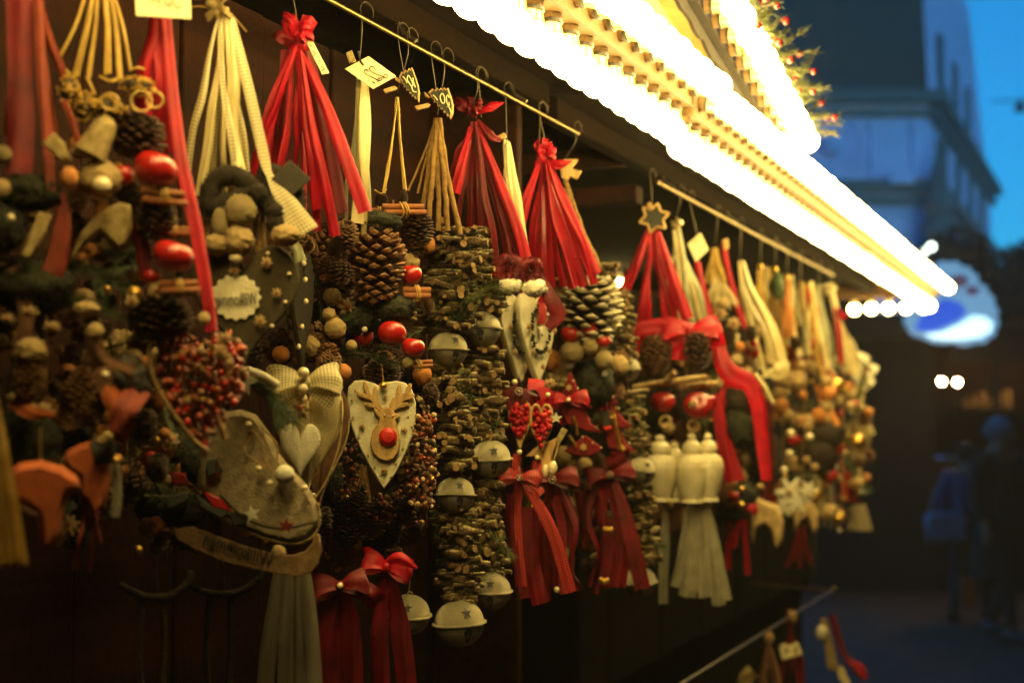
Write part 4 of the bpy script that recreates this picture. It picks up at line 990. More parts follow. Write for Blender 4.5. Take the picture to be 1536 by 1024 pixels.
# --- pair of cream hearts --------------------------------------------------------------------------------------------------
def slim_heart(label, px, cy, w, h, yaw, d):
    o = Orn('wooden_heart', label, 'heart ornament', px, cy - h * .42, d)
    b_ = o.shape('heart_plate', LONGH, px, cy, w, h, 11, 'whitewood', yaw, 0, 1.6)
    k = o.k; c = o.p(px, cy); M_ = rotmat(0, 0, yaw); n_ = M_ @ V((0, -1, 0)); t_ = M_ @ V((1, 0, 0))
    mb = MB(); rg = random.Random(px)
    for i in range(130):
        a = rg.uniform(0, 2 * pi); q = c + n_ * .010 + t_ * (cos(a) * w * .24 * k) + V((0, 0, (.10 + sin(a) * .26) * h * k))
        mb.ball(q + V((rg.gauss(0, .0012), rg.gauss(0, .0012), rg.gauss(0, .0015))), rg.uniform(.0012, .0024), 6, 4)
    mb.build('wreath', 'mossdark', o.root)
    for (x, z) in ((-.34, .12), (-.22, -.16), (.22, -.14), (.04, -.32), (.36, .1)):
        link('flower', PR['flower'], o.root, c + n_ * .011 + t_ * (x * w * k) + V((0, 0, z * h * k)), (0, 0, 0), (.008, .008, .010))
    mb = MB(); q0 = c + n_ * .012 + V((0, 0, .36 * h * k)); mb.strip([q0 + V((0, 0, .006)), q0 + V((0, 0, -.010)) + n_ * .003, q0 + V((0, 0, -.024))], .020, t_, .1); mb.build('ribbon', 'ginghamred', o.root)
    mb = MB(); mb.strip([q0 + V((0, 0, .024)), q0 + V((0, 0, .013)) + n_ * .004, q0 + V((0, 0, .006))], [.008, .018, .02], t_, .2); mb.build('ribbon', 'red', o.root)
    link('window_star', PR['star_white'], o.root, c + n_ * .010 + V((0, 0, .1 * h * k)), (0, 0, yaw), (.016, .03, .022))
    return o
o = slim_heart('slim cream wooden heart with dark wreath, its broad edge towards the bulbs', 803, 508, 86, 132, .88, .735)
o = slim_heart('cream wooden heart with wreath tucked against the frosted twig strand', 776, 508, 88, 132, .88, .755)
o = Orn('ribbon_strand', 'red loops, pearls and two little berry hearts below the cream wooden hearts', 'hanging ornament', 775, 565, .75)
o.put('pearl', 'bead', 772, 573, 9, dz=.02); o.put('gem', 'rhinestone', 778, 587, 13, dz=.022); o.put('pearl', 'bead', 822, 592, 8, dz=.02); o.put('flower', 'dried_flower', 825, 575, 20, 16, .012)
o.rib('red', [(792, 575, .012), (812, 578, .012), (822, 600, .014), (812, 618, .01), (800, 606, .0)], 22, curl=.06, yaw=.6); o.rib('darkred', [(762, 580, .01), (768, 600, .014), (790, 612, .01)], 28, curl=.1); o.fuzz(785, 600, 22, 16, 'darkred', 300, 4, 'felt_rose', -.002)
for (cx, cy, dzz, sd) in ((777, 637, .012, 1), (809, 642, .018, 2)):
    Q = [(cx + 3 + x * 36 * .9, cy - z * 70) for x, z in H] + [(cx + 3 + H[0][0] * 36, cy - H[0][1] * 70)]
    o.wire([(a, b, dzz) for a, b in Q], 2.2, 'plywood', 'heart_rim', 60); o.berries(inheart(cx + 3, cy, 30, 58), (cx - 18, cy - 36, cx + 22, cy + 36), 90, 4.2, ['redpaint', 'red'], 'berry_filling', dzz, .012)
o.put('pearl', 'bead', 779, 678, 8, dz=.02); o.put('pearl', 'bead', 806, 686, 8, dz=.024)
o.rib('ginghamred', [(776, 680, .018), (774, 700, .02), (778, 712, .022)], 12); o.rib('ginghamred', [(806, 690, .018), (806, 705, .02), (808, 716, .022)], 14)
o.plate('star', [(788, 684), (806, 668), (822, 662), (838, 655), (830, 676), (826, 700), (822, 712), (812, 708), (812, 690), (800, 684)], 4, 'plywood', .006, 1)
o.plate('wooden_strip', [(843, 640), (851, 645), (838, 668), (831, 662)], 4, 'burlap', .018, 1); o.put('star_white', 'star', 834, 627, 20, 18, .02)
o.wire([(838, 664, .02), (834, 680, .02), (830, 692, .02)], 1, 'plywood', 'spoon_handle'); o.put('pearl', 'spoon_bowl', 829, 702, 14, 22, .02); o.put('pearl', 'spoon_bowl', 818, 706, 10, 20, .016)
o = Orn('gingham_bow', 'red gingham bow with rhinestone and two long tails below the berry hearts', 'bow', 778, 716, .735)
o.bow('ginghamred', 779, 716, 62, -.12, [[(774, 780), (782, 880)], [(800, 745, .01), (830, 800, .012), (856, 888, .012)], [(800, 730, .01), (812, 742, .012)]], 18, 'gem'); o.rib('darkred', [(795, 760), (800, 850), (812, 905)], 26, yaw=.3); o.rib('darkred', [(770, 740), (772, 800), (790, 896)], 20, yaw=.3)
o = Orn('red_bow', 'dark red bow with rhinestone between the gingham bow and felt trees', 'bow', 826, 720, .75)
o.bow('darkred', 828, 719, 76, .05, [[(828, 790), (836, 880)], [(850, 770), (858, 820)], [(815, 800), (818, 900)]], 18, 'gem'); o.rib('redfelt', [(832, 735), (846, 800, .008), (842, 890, .01)], 20, yaw=.6, curl=.3, twist=1.2); o.rib('darkred', [(840, 730), (866, 790, .01), (858, 850, .012), (872, 884, .01)], 14, yaw=.3, twist=2); o.put('cone_dark', 'pine_cone', 826, 790, 34, 60, -.012); o.put('pearl', 'bead', 835, 884, 9, dz=.02)
# --- felt trees ------------------------------------------------------------------------------------------------------------------------
o = Orn('felt_tree', 'red felt tree with gold stars and a satin bow, facing out', 'tree ornament', 856, 560, .75)
o.plate('tree_body', [(856, 557), (866, 580), (878, 602), (890, 612), (878, 612), (886, 634), (900, 646), (905, 648), (880, 648), (862, 640), (850, 636), (836, 610), (826, 612), (840, 592), (848, 575)], 10, 'redfelt', .006, 3)
o.plate('tree_body', [(846, 676), (862, 664), (878, 652), (890, 660), (904, 671), (898, 680), (880, 686), (862, 684)], 10, 'redfelt', .004, 3)
o.put('star_gold', 'star', 853, 581, 12, dz=.015); o.put('star_gold', 'star', 875, 670, 13, 14, .015); o.bow('red', 852, 600, 60, .05, [[(846, 620), (848, 636)], [(866, 615), (880, 634)]], 16, 'pearl', .018)
for q in ((850, 569), (860, 571), (846, 578), (867, 582), (842, 576), (895, 640), (874, 655), (889, 664), (902, 671), (880, 603)): o.put('pearl', 'sequin', q[0], q[1], 2.6, dz=.013)
for L in ([(859, 624), (864, 636), (866, 652)], [(853, 652), (860, 662), (864, 670)]): o.wire([(a, b, .016) for a, b in L], 2.4, 'gold', 'tinsel')
o = Orn('felt_tree', 'red felt tree seen along its flat side, wrapped in gold tinsel', 'tree ornament', 900, 545, .745)
o.plate('tree_body', [(898, 545), (904, 560), (912, 585), (930, 606), (918, 606), (936, 628), (950, 640), (930, 642), (942, 668), (956, 676), (930, 678), (912, 672), (906, 650), (902, 615), (894, 580)], 12, 'redfelt', .0, 3)
for q in ([(892, 562), (903, 562), (906, 586), (897, 588)], [(898, 603), (910, 602), (912, 614), (900, 618)], [(904, 640), (917, 638), (918, 644), (906, 646)]): o.plate('felt_strip', q, 8, 'redpaint', .016, 2)
for q in ([(893, 588), (907, 586), (910, 602), (897, 604)], [(899, 618), (914, 614), (918, 638), (904, 640)]): o.plate('dark_band', q, 7, 'darkfelt', .015, 2)
o.wire([(920, 618, .022), (925, 645, .022), (932, 672, .022)], 3, 'gold', 'tinsel'); mb = MB(); 
for i in range(150):
    u = o.rng.random(); q = o.p(918 + u * 14 + o.rng.gauss(0, 2), 615 + u * 60, .022 + o.rng.gauss(0, .002)); mb.spike(q, q + V((o.rng.gauss(0, 1), o.rng.gauss(0, 1), o.rng.gauss(0, 1))) * .003, .0005)
mb.build('tinsel', 'gold', o.root); o.put('star_gold', 'star', 934, 672, 11, dz=.024)
for q in ((906, 570), (910, 580), (920, 596), (928, 612), (944, 664)): o.put('pearl', 'sequin', q[0], q[1], 3, dz=.008)
o = Orn('red_bow', 'dark red bow with gold gem, long swallow tails and tiny gold bells', 'bow', 914, 712, .735)
o.bow('darkred', 915, 712, 70, .2, [[(900, 770), (912, 800), (904, 880)], [(940, 780, .01), (964, 882, .012)], [(932, 800), (928, 880)]], 24, 'gem'); o.rib('redfelt', [(912, 700), (926, 690, .012), (934, 668, .012)], 26); o.rib('darkred', [(870, 735), (880, 790), (876, 822)], 22, taper=[1, .8, .2]); o.rib('redfelt', [(905, 730), (906, 800), (894, 890)], 16, yaw=.8, twist=1.5); o.rib('darkred', [(890, 730), (884, 780, .012), (898, 830, .014), (886, 880, .01)], 14, twist=2.2)
for q in ((912, 794), (906, 871)):
    for dx in (-5, 0, 5): o.put('goldbead', 'bell', q[0] + dx, q[1] + o.rng.uniform(-3, 3), 7, 10, .022)
# --- star topped red bunch ------------------------------------------------------------------------------------------------------
o = Orn('red_ribbon_bunch', 'red ribbon bunch hung below an open six pointed wooden star', 'ribbon bunch', 980, 340, .75)
o.bunch('red', (978, 348), [(934, 448), (958, 490), (972, 492), (1000, 488), (1012, 482), (1028, 476)], 17, gather=.55)
o.rib('red', [(986, 348), (1006, 410, .012), (1032, 478, .014)], 18, taper=.6); o.rib('red', [(972, 348), (952, 400, .012), (934, 440, .012)], 15, taper=.6)
so = star_outline(6, .5, .29, .25); k = o.k; mb = MB(); c = o.p(981, 327, .012)
for i in range(12):
    a, b = so[i], so[(i + 1) % 12]; mb.tube([c + V((a[0], 0, a[1])) * 46 * k, c + V((b[0], 0, b[1])) * 46 * k], 1.9 * k, 6)
mb.build('star_frame', 'plywood', o.root); mb = MB(); mb.prism([(x * 38 * k, z * 38 * k) for x, z in so], -.0008, .0008, 0, None, c + V((0, .001, 0))); mb.build('star_panel', 'chalk', o.root)
o.plate('peg', [(970, 308), (975, 304), (980, 314), (974, 318)], 4, 'plywood', .014, 1)
o.rib('chiffon', [(946, 532), (956, 500, .01), (985, 490, .014), (1000, 492, .016)], 26, curl=.15); o.rib('chiffon', [(1000, 492, .016), (1030, 500, .02), (1060, 505, .02), (1085, 500, .02)], 36, curl=.18); o.bow('chiffon', 1035, 497, 80, .05, [[(1022, 520), (1020, 540)]], 24, None, .02, .5); o.hook(978, 312, far=True)
o.put('cone_dark', 'pine_cone', 984, 534, 52, 58, .018); o.put('cone_dark', 'pine_cone', 1046, 530, 46, 58, .024); o.put('cone_brown', 'pine_cone', 984, 534, 40, 52, .022)
o = Orn('ceramic_strand', 'white ceramic pods with grey net tails under birch sticks and red apples', 'hanging ornament', 1010, 560, .75)
for (a, b, r_, dz_) in (((950, 582), (1008, 572), 4.5, .02), ((990, 576), (1060, 566), 5, .026), ((1020, 580), (1078, 576), 5, .016), ((1000, 570), (1012, 558), 5, .03)):
    mb = MB(); mb.tube(spline([o.p(*a, dz_), o.p((a[0] + b[0]) / 2, (a[1] + b[1]) / 2 - 1, dz_), o.p(*b, dz_ + .005)], 7), r_ * o.k, 9, 0, 1); mb.build('birch_stick', ['nut', 'twigend'], o.root)
o.put('apple', 'apple', 994, 603, 38, 34, .02, (.3, 0, 0)); o.put('apple', 'apple', 1047, 608, 44, 36, .026, (1.0, .1, 0)); o.put('apple', 'apple', 1062, 603, 24, 26, .016); o.put('nut', 'ring_nut', 1038, 607, 12, dz=.044)
for q in ((1040, 638), (998, 632)):
    mb = MB(); c = o.p(q[0], q[1], .02); mb.tube([c + V((8 * o.k * cos(a), 0, 8 * o.k * sin(a))) for a in [2 * pi * i / 12 for i in range(13)]], 2.2 * o.k, 6, cap=False); mb.build('ring', 'nut', o.root)
def pod(cx, cy, w, h, dz, parent):
    k = o.k; mb = MB(); f = w * k / 2; g = h * k
    mb.lathe([(.001, .5 * g), (f * .22, .48 * g), (f * .28, .44 * g), (f * .22, .40 * g), (f * .34, .385 * g), (f * .56, .33 * g), (f * .60, .26 * g), (f * .52, .19 * g), (f * .78, .16 * g), (f * .97, .09 * g), (f * 1.03, .0 * g), (f, -.10 * g), (f * .90, -.23 * g), (f * .74, -.36 * g), (f * .62, -.45 * g), (f * .66, -.47 * g), (f * .70, -.50 * g), (f * .3, -.50 * g)], 18, 0, o.p(cx, cy, dz)); return mb.build('ceramic_pod', 'ceramic', parent)
pod(990, 701, 54, 98, .024, o.root); pod(1038, 701, 48, 102, .034, o.root); pod(1062, 700, 46, 100, .020, o.root); pod(1012, 707, 40, 88, .002, o.root)
for e in ((996, 905, 16), (1015, 880, 20), (1030, 895, 26), (1045, 885, 26), (1060, 895, 26), (1078, 908, 20), (1090, 900, 16)):
    o.rib('tulle', [(1000 if e[0] < 1006 else 1046 + (e[0] - 1046) * .3, 745, .012), ((1000 if e[0] < 1006 else 1046) * .4 + e[0] * .6, 820, .016), (e[0], e[1], .012)], e[2], 'net_tail', o.rng.uniform(-.6, .6), .3, 16, .5)
# --- cream ribbon and diamond card ------------------------------------------------------------------------------------------------------------
o = Orn('cream_ribbon', 'cream ribbon bunch behind the star topped red bunch', 'ribbon bunch', 1012, 345, .765)
o.bunch('cream', (1014, 350), [(1006, 440), (1022, 470), (1040, 474), (1052, 472), (1058, 476)], 15, ms=['sage', 'cream'], gather=.5); o.knot('burlap', 1012, 336, 20, 24, 5); o.hook(1012, 334, far=True); o.put('pearl', 'bead', 1020, 334, 10, dz=.01)
o = Orn('price_card', 'blank looking cream diamond shaped price card hung beside the cream ribbons', 'price card', 1046, 368, .74)
c_ = o.tagcard([(1051, 349), (1063, 374), (1044, 393), (1031, 366)]); strokes(o, [[(1040, 365), (1046, 360), (1052, 355)]], .9, 'plywood', parent=c_); o.hook(1046, 354, far=True, r=.8)
o = Orn('red_ribbon', 'long folded red ribbon sweeping down past the ceramic pods', 'ribbon', 1046, 392, .745)
o.rib('red', [(1046, 392), (1056, 440, .008), (1078, 520, .014), (1100, 560, .02)], 14, taper=.7); o.rib('chiffon', [(1074, 505, .01), (1085, 545, .02), (1100, 565, .024), (1125, 575, .026), (1138, 610, .026), (1142, 650, .02), (1150, 720, .02)], 26, curl=.18, taper=[.6, 1, 1.3, 1, .9, .8, .6])
o.rib('red', [(1074, 590, .014), (1084, 650, .02), (1102, 722, .02)], 26, curl=.15, taper=[.4, .8, 1.1]); o.rib('red', [(1094, 570), (1084, 600, .01), (1074, 630, .01)], 14)
o.fuzz(1110, 640, 26, 34, 'mossdark', 500, 6, dz=-.01); o.fuzz(1105, 600, 30, 24, 'bark', 400, 6, 'dried_moss', -.015)
# --- hearts, skate and low strands ---------------------------------------------------------------------------------------------------
o = Orn('wooden_heart', 'cream wooden heart with a red nosed plywood reindeer head', 'heart ornament', 572, 575, .74)
LH = [(x, z) for x, z in H]
HP = [(520, 598), (523, 580), (532, 571), (546, 570), (560, 574), (570, 579), (580, 573), (595, 571), (608, 574), (618, 584), (624, 604), (623, 630), (618, 655), (608, 682), (594, 710), (576, 733), (568, 722), (556, 702), (542, 676), (530, 648), (522, 622)]
b_ = o.plate('heart_plate', HP, 12, 'whitewood', 0, 2)
P7 = lambda L: [(440 + x / 2.115, 540 + y / 2.115) for x, y in L]
HEAD = P7([(262, 172), (255, 162), (258, 150), (272, 165), (278, 158), (290, 150), (306, 150), (316, 158), (322, 168), (335, 170), (338, 180), (326, 188), (330, 215), (338, 250), (334, 290), (318, 312), (296, 320), (272, 312), (252, 294), (244, 262), (250, 228), (268, 200), (274, 185)])
hd = o.plate('reindeer_head', HEAD, 7, 'plywood', .0085, 1.5, parent=b_)
A1 = P7([(274, 165), (262, 152), (240, 150), (226, 138), (240, 134), (254, 140), (246, 128), (226, 122), (206, 112), (200, 98), (216, 104), (234, 110), (226, 92), (220, 72), (230, 66), (238, 84), (244, 104), (250, 112), (252, 92), (258, 82), (266, 86), (266, 108), (268, 126), (276, 142), (288, 156)])
A2 = P7([(306, 158), (304, 140), (312, 124), (322, 116), (326, 96), (332, 78), (342, 78), (342, 96), (340, 112), (352, 104), (358, 88), (366, 74), (376, 76), (374, 92), (368, 106), (380, 104), (386, 114), (374, 124), (356, 128), (344, 134), (360, 134), (368, 140), (352, 150), (334, 152), (322, 160), (314, 168)])
o.plate('antler', A1, 5, 'plywood', .0085, 1, parent=b_); o.plate('antler', A2, 5, 'plywood', .0085, 1, parent=b_)
mb = MB(); c = o.p(582, 655, .0135); mb.lathe([(.0005, .0045), (.006, .004), (.0098, .001), (.0102, -.004)], 20, 0, c, rotmat(pi / 2)); mb.build('nose', 'redpaint', hd)
for q in ((577, 622), (589, 623)): o.put('pearl', 'eye', q[0], q[1], 3, dz=.0125)
for q in ((543, 640, 11), (606, 645, 11), (576, 706, 12), (577, 596, 9), (618, 640, 6)): o.put('flower', 'star_bead', q[0], q[1], q[2], dz=.008)
for q in ((528, 600), (533, 585), (530, 625), (538, 655), (552, 682), (562, 700), (614, 600), (612, 625), (604, 672), (594, 695), (586, 715), (600, 580)): o.put('nut', 'punch_hole', q[0], q[1], 3, dz=.006)
o.put('goldbead', 'bead', 575, 578, 12, dz=.01); o.wire([(572, 545), (574, 560), (575, 574)], 1, 'jute', 'cord')
o = Orn('fabric_heart', 'puffed cream fabric heart with checked bow and pearls', 'heart ornament', 466, 570, .745)
o.shape('heart_cushion', H, 462, 655, 108, 176, 30, 'creamfelt', .2, 0, puff=1); o.wire([(512, 600, .0), (510, 660, 0), (490, 720, 0), (462, 760, 0)], 1.6, 'burlap', 'edge_cord')
o.bow('ginghamcream', 458, 574, 100, .06, [[(440, 600, .022), (425, 612, .022)], [(480, 590, .024), (500, 604, .024)]], 26, None, .024, .5); o.put('pearl', 'bead', 455, 559, 17, dz=.034); o.put('pearl', 'bead', 454, 583, 16, dz=.034); o.put('flower', 'dried_rose', 450, 612, 30, 36, .03)
o.shape('little_heart', H, 450, 678, 60, 84, 22, 'whitefelt', .1, .02, puff=1)
o = Orn('felt_heart', 'dark heart rim peeping out behind the puffed cream fabric heart', 'heart ornament', 495, 600, .775)
o.shape('heart_plate', H, 478, 672, 96, 190, 10, 'brownfelt', -.25, -.012, 2.5); Q = [(480 + x * 88, 668 - z * 180) for x, z in H[12:26]]; o.wire([(a, b, .004) for a, b in Q], 1.6, 'burlap', 'edge_cord')
o.put('pearl', 'bead', 460, 728, 8, dz=.03); o.put('pearl', 'bead', 470, 742, 7, dz=.03)
o = Orn('fir_bundle', 'fir sprig with pale felt star and white roll above the skate', 'fir sprig', 400, 560, .735)
o.fir([(375, 575), (405, 590, .02), (440, 630, .02)], 30, 420, dz=.02); o.fir([(385, 565), (412, 605, .02), (420, 640, .02)], 26, 300, dz=.02); o.put('star_white', 'star', 366, 572, 44, 46, .034, (0, .25, .2))
mb = MB(); mb.tube([o.p(372, 556, .02), o.p(395, 566, .03), o.p(416, 577, .026)], [7 * o.k, 8 * o.k, 6 * o.k], 10); mb.build('wool_roll', 'whitefelt', o.root)
o = Orn('berry_heart', 'heart packed with red rose hips and cinnamon behind a bent wire outline', 'heart ornament', 300, 500, .705)
Hf = inheart(305, 592, 132, 196)
o.berries(Hf, (238, 496, 375, 692), 420, 5.2, ['berry', 'berry', 'berryrust', 'berryrust', 'conetip'], 'berry_cluster', .012, .035)
o.berries(Hf, (245, 500, 375, 690), 60, 7, ['berryrust', 'conetip'], 'dried_fruit', .008, .03, .5)
for q in ((275, 530, 40, -.5), (300, 555, 36, .6), (330, 640, 36, 1.2), (345, 560, 30, -1.1), (300, 600, 34, .2), (318, 520, 30, .5)): o.put('cinn3', 'cinnamon_bundle', q[0], q[1], q[2], q[2] * .6, .026, (0, q[3], .3))
for q in ((338, 508, 22), (330, 528, 24), (345, 545, 16), (280, 600, 14)): o.put('flower', 'dried_flower', q[0], q[1], q[2], dz=.034)
o.wire([(264, 506, .03), (242, 497, .03), (227, 512, .03), (225, 545, .03), (236, 580, .03), (262, 622, .03), (290, 658, .03), (314, 678, .03)], 3.4, 'twigend', 'wire_outline', 40)
o = Orn('felt_skate', 'grey felt ice skate with wooden runner, star and white pompom', 'ice skate', 400, 640, .735)
BOOT = [(318, 642), (335, 618), (362, 614), (385, 622), (404, 648), (416, 676), (436, 702), (460, 726), (475, 752), (479, 776), (474, 796), (458, 810), (432, 814), (400, 807), (368, 795), (338, 776), (312, 752), (296, 724), (300, 682)]
b_ = o.plate('boot', BOOT, 30, 'greyfelt', .006, 9)
Qb = BOOT[8:17]; o.wire([(a + 1, b + 1, .012) for a, b in Qb], 2.2, 'burlap', 'edge_cord', 30)
o.wire([(330, 742, .0245), (370, 778, .025), (420, 792, .025), (476, 782, .018)], 2.2, 'darkfelt', 'seam', 30)
RUN = [(262, 792), (290, 788), (330, 803), (372, 818), (410, 828), (440, 830), (458, 824), (468, 812), (472, 798), (479, 800), (482, 822), (478, 842), (466, 856), (446, 862), (420, 859), (380, 851), (335, 840), (292, 822), (266, 806)]
r_ = o.plate('runner', RUN, 7, 'oldply', .012, 1.6); o.text('Willkommen', 357, 823, 104, 19, .33, 'ink', True, .0162, r_)
for q in (((430, 812), (452, 806), (452, 832), (432, 834)), ((312, 770), (334, 780), (332, 806), (308, 798))): o.plate('runner_post', q, 8, 'brownfelt', .004, 1.5)
o.put('star_white', 'star', 378, 770, 27, 27, .027, (0, -.2, 0)); o.put('star_red', 'star', 429, 788, 25, 25, .026, (0, .1, 0)); o.put('pompom', 'pompom', 427, 711, 29, 27, .028)
for q in ((388, 702), (405, 724), (373, 636), (457, 731)): o.put('pearl', 'bead', q[0], q[1], 10, 9, .026)
o.wire([(372, 640, .024), (392, 660, .028), (398, 690, .028), (410, 710, .028)], 1.4, 'jute', 'lace'); o.wire([(380, 652, .024), (366, 672, .028), (380, 690, .028), (402, 700, .028)], 1.4, 'jute', 'lace'); o.wire([(392, 640, .02), (414, 664, .025), (416, 690, .025)], 1.6, 'jute', 'lace')
for q, m_ in (([(308, 735), (340, 748), (350, 765), (318, 758)], 'redpaint'), ([(298, 742), (314, 752), (346, 764), (334, 776), (300, 758)], 'stripes'), ([(310, 690), (330, 684), (334, 706), (312, 714)], 'stripes'), ([(258, 706), (280, 708), (286, 726), (262, 726)], 'redfelt'), ([(250, 742), (282, 736), (286, 748), (254, 762)], 'stripes'), ([(322, 686), (332, 692), (330, 714), (324, 716)], 'redfelt'), ([(346, 765), (372, 766), (370, 784), (350, 786)], 'darkfelt')): o.plate('felt_strip', q, 10, m_, .022, 3)
o.fuzz(300, 700, 28, 24, 'mossdark', 500, 7, dz=-.005); o.fuzz(275, 765, 36, 24, 'mossdark', 500, 7, dz=-.01)
for (lab, px, py, sc) in (('dim curved wooden runner hanging in the dark below the big grey skate', 335, 885, 1), ('dim curved wooden runner hanging in the dark beneath the orange boots', 235, 890, .9)):
    o = Orn('skate_runner', lab, 'ice skate', px, py - 60, .80)
    o.wire([(px - 62 * sc, py - 14), (px - 20 * sc, py + 4), (px + 24 * sc, py + 2), (px + 52 * sc, py - 18), (px + 56 * sc, py - 34)], 6, 'bark', 'runner'); o.wire([(px, py - 60), (px + 2, py + 2)], 1.2, 'bark', 'cord')
    o.rib('bark', [(px + 10, py), (px + 12, py + 80), (px + 8, py + 160)], 9); o.rib('bark', [(px - 20, py), (px - 26, py + 90), (px - 20, py + 170)], 9)
o = Orn('check_ribbons', 'grey checked ribbon tails hanging from the skate runner', 'ribbon bunch', 440, 862, .745)
for e in ((395, 1050, 26), (430, 1060, 30), (468, 1060, 34), (450, 1060, 24)): o.rib('grey_check', [(440 + (e[0] - 440) * .4, 845), (440 + (e[0] - 440) * .7, 930), (e[0], e[1])], e[2], yaw=o.rng.uniform(-.4, .4), taper=.7)
# --- brown seed wreath and low bows ---------------------------------------------------------------------------------------------------
o = Orn('seed_wreath', 'brown wreath of dried berries and small cones behind the reindeer heart', 'wreath', 600, 640, .77)
ring = lambda x, y: 36 < sqrt((x - 575) ** 2 + ((y - 700) * .8) ** 2) < 82 and (y > 640)
o.berries(ring, (490, 630, 662, 790), 420, 4.2, ['berryrust', 'cone', 'conetip', 'bark'], 'berry_cluster', 0, .05, .3)
for q in ((500, 765, 50), (535, 758, 44), (560, 775, 46), (605, 765, 40), (520, 800, 44), (480, 790, 40)): o.put('cone_dark', 'pine_cone', q[0], q[1], q[2], q[2] * .9, .01)
for q in ((520, 745), (570, 742), (624, 730), (648, 718)): o.put('goldbead', 'bead', q[0], q[1], 7, dz=.03)
o.berries(lambda x, y: abs(x - 632) < 22, (606, 620, 660, 760), 150, 4, ['berryrust', 'conetip', 'nut'], 'berry_cluster', .012, .04, .3)
o.straw('jute', (545, 700), [((500, 760), (560, 770))], 40, 1.0)
o = Orn('red_bow', 'red bow with two broad tails hanging low beside the silver bells', 'bow', 590, 848, .745)
o.bow('red', 580, 850, 74, -.25, [[(572, 900), (568, 960), (572, 1050)], [(594, 910), (602, 960), (612, 1050)]], 30, None, .012, .5, tailmat='darkred'); o.rib('red', [(578, 846, .012), (600, 838, .02), (626, 852, .02)], 22, taper=[.5, 1, .2])  # tails in darker red: weaker light low down put into their colour
o = Orn('red_bow', 'dark red bow with bead and broad tails behind the grey checked ribbons', 'bow', 505, 880, .765)
o.bow('darkred', 510, 878, 80, .1, [[(505, 930), (500, 1050)], [(524, 930), (530, 1050)], [(480, 920), (484, 1050)]], 30, 'pearl', .012, .5); o.rib('darkred', [(530, 880), (555, 890, .01), (566, 905)], 30)
# =================================================================== far stall ornaments (small, soft)
o = Orn('raffia_bunch', 'brown raffia bunch over straw tufts just past the diamond card', 'hanging ornament', 1072, 372, .76)
o.straw('raffia', (1072, 375), [((1056, 425), (1090, 425))], 60, 1.0); o.rib('red', [(1086, 362), (1088, 385), (1096, 420), (1110, 470), (1132, 520)], 9); o.plate('peg', [(1083, 360), (1092, 358), (1094, 372), (1086, 376)], 5, 'plywood', .004, 1); o.hook(1072, 368, far=True)
o.straw('straw' if 'straw' in MATS else 'cream', (1076, 415), [((1052, 462), (1108, 458))], 70, 1.2, 'straw_tuft')
for q in ((1080, 470, 'flower', 24), (1100, 486, 'flower', 22), (1072, 492, 'walnut', 18), (1092, 505, 'cone_dark', 26), (1110, 520, 'orangeball', 16), (1084, 455, 'nut', 16), (1104, 540, 'nut', 18), (1120, 560, 'flower', 22), (1096, 560, 'walnut', 18), (1126, 500, 'cone_dark', 22)): o.put(q[2], 'dried_ornament', q[0], q[1], q[3], dz=.02)
o.cords('cream', (1104, 500), [(1106, 540), (1112, 545)], 2.5); o.cords('cream', (1134, 560), [(1140, 580), (1160, 605)], 3.0)
o = Orn('cream_ribbon', 'long cream ribbon bunch fanning out along the farther rail', 'ribbon bunch', 1110, 395, .755)
o.bunch('cream', (1110, 398), [(1138, 540), (1146, 552), (1158, 530), (1168, 528), (1176, 532), (1128, 520)], 13, gather=.45, spread=.008); o.hook(1110, 392, far=True)
o.rib('cream', [(1150, 560, .01), (1168, 556, .02), (1178, 540, .02)], 28, curl=.1, taper=[.3, 1, .5])
o = Orn('moss_wreath', 'mossy wreath with dried lemon slices under the orange ribbons', 'wreath', 1208, 535, .75)
mb = MB(); c = o.p(1205, 590, .0); k = o.k
mb.tube([c + V((38 * k * cos(a), 0, 42 * k * sin(a))) for a in [2 * pi * i / 24 for i in range(25)]], 10 * k, 9, cap=False); mb.build('ring', 'mossdark', o.root)
for i in range(14): 
    a = 2 * pi * i / 14; o.put(('orangeball', 'nut', 'flower', 'walnut')[i % 4], 'dried_ornament', 1205 + 38 * cos(a), 590 - 42 * sin(a), 18 if i % 2 else 24, dz=.02)
o.rib('rust', [(1172, 545), (1200, 530, .02), (1232, 540, .02), (1244, 575, .02)], 16, curl=.2); o.rib('orangefruit', [(1230, 575), (1240, 610, .02), (1252, 640, .02)], 18); o.put('nut', 'dried_lemon', 1196, 570, 30, 34, .028); o.put('orangeball', 'dried_fruit', 1204, 592, 14, dz=.034); o.rib('cream', [(1238, 540), (1246, 580, .02), (1242, 630, .02)], 12)
names = [(1140, 404, [(1130, 470), (1150, 478)], 'raffia', 'darkwood'), (1162, 408, [(1150, 480), (1172, 490)], 'jute', None), (1180, 420, [(1172, 500), (1190, 505)], 'rust', None)]
for i, (x, y, en, m_, _) in enumerate(names):
    o = Orn('raffia_bunch', ('little raffia bunch in the blur with a gold bead', 'olive jute bunch in the blur between raffia and orange tufts', 'orange tuft bunch in the blur under the far rail')[i], 'ribbon bunch', x, y, .755)
    o.straw(m_ if m_ != 'rust' else 'orangefruit', (x, y), [(en[0], en[1])], 46, 1.1); o.put('goldbead', 'bead', x, y - 4, 10, dz=.01); o.hook(x, y - 6, far=True)
    for j in range(8): o.put(R.choice(['flower', 'walnut', 'nut', 'orangeball', 'cone_dark']), 'dried_ornament', x + R.uniform(-14, 22), en[0][1] + 12 + R.uniform(0, 80), R.uniform(12, 22), dz=R.uniform(0, .02))
    if i == 1: o.fuzz(x + 4, y + 22, 10, 20, 'fir', 200, 6)
    if i == 2: o.rib('cream', [(x, y), (x + 6, y + 60), (x + 20, y + 115)], 9)
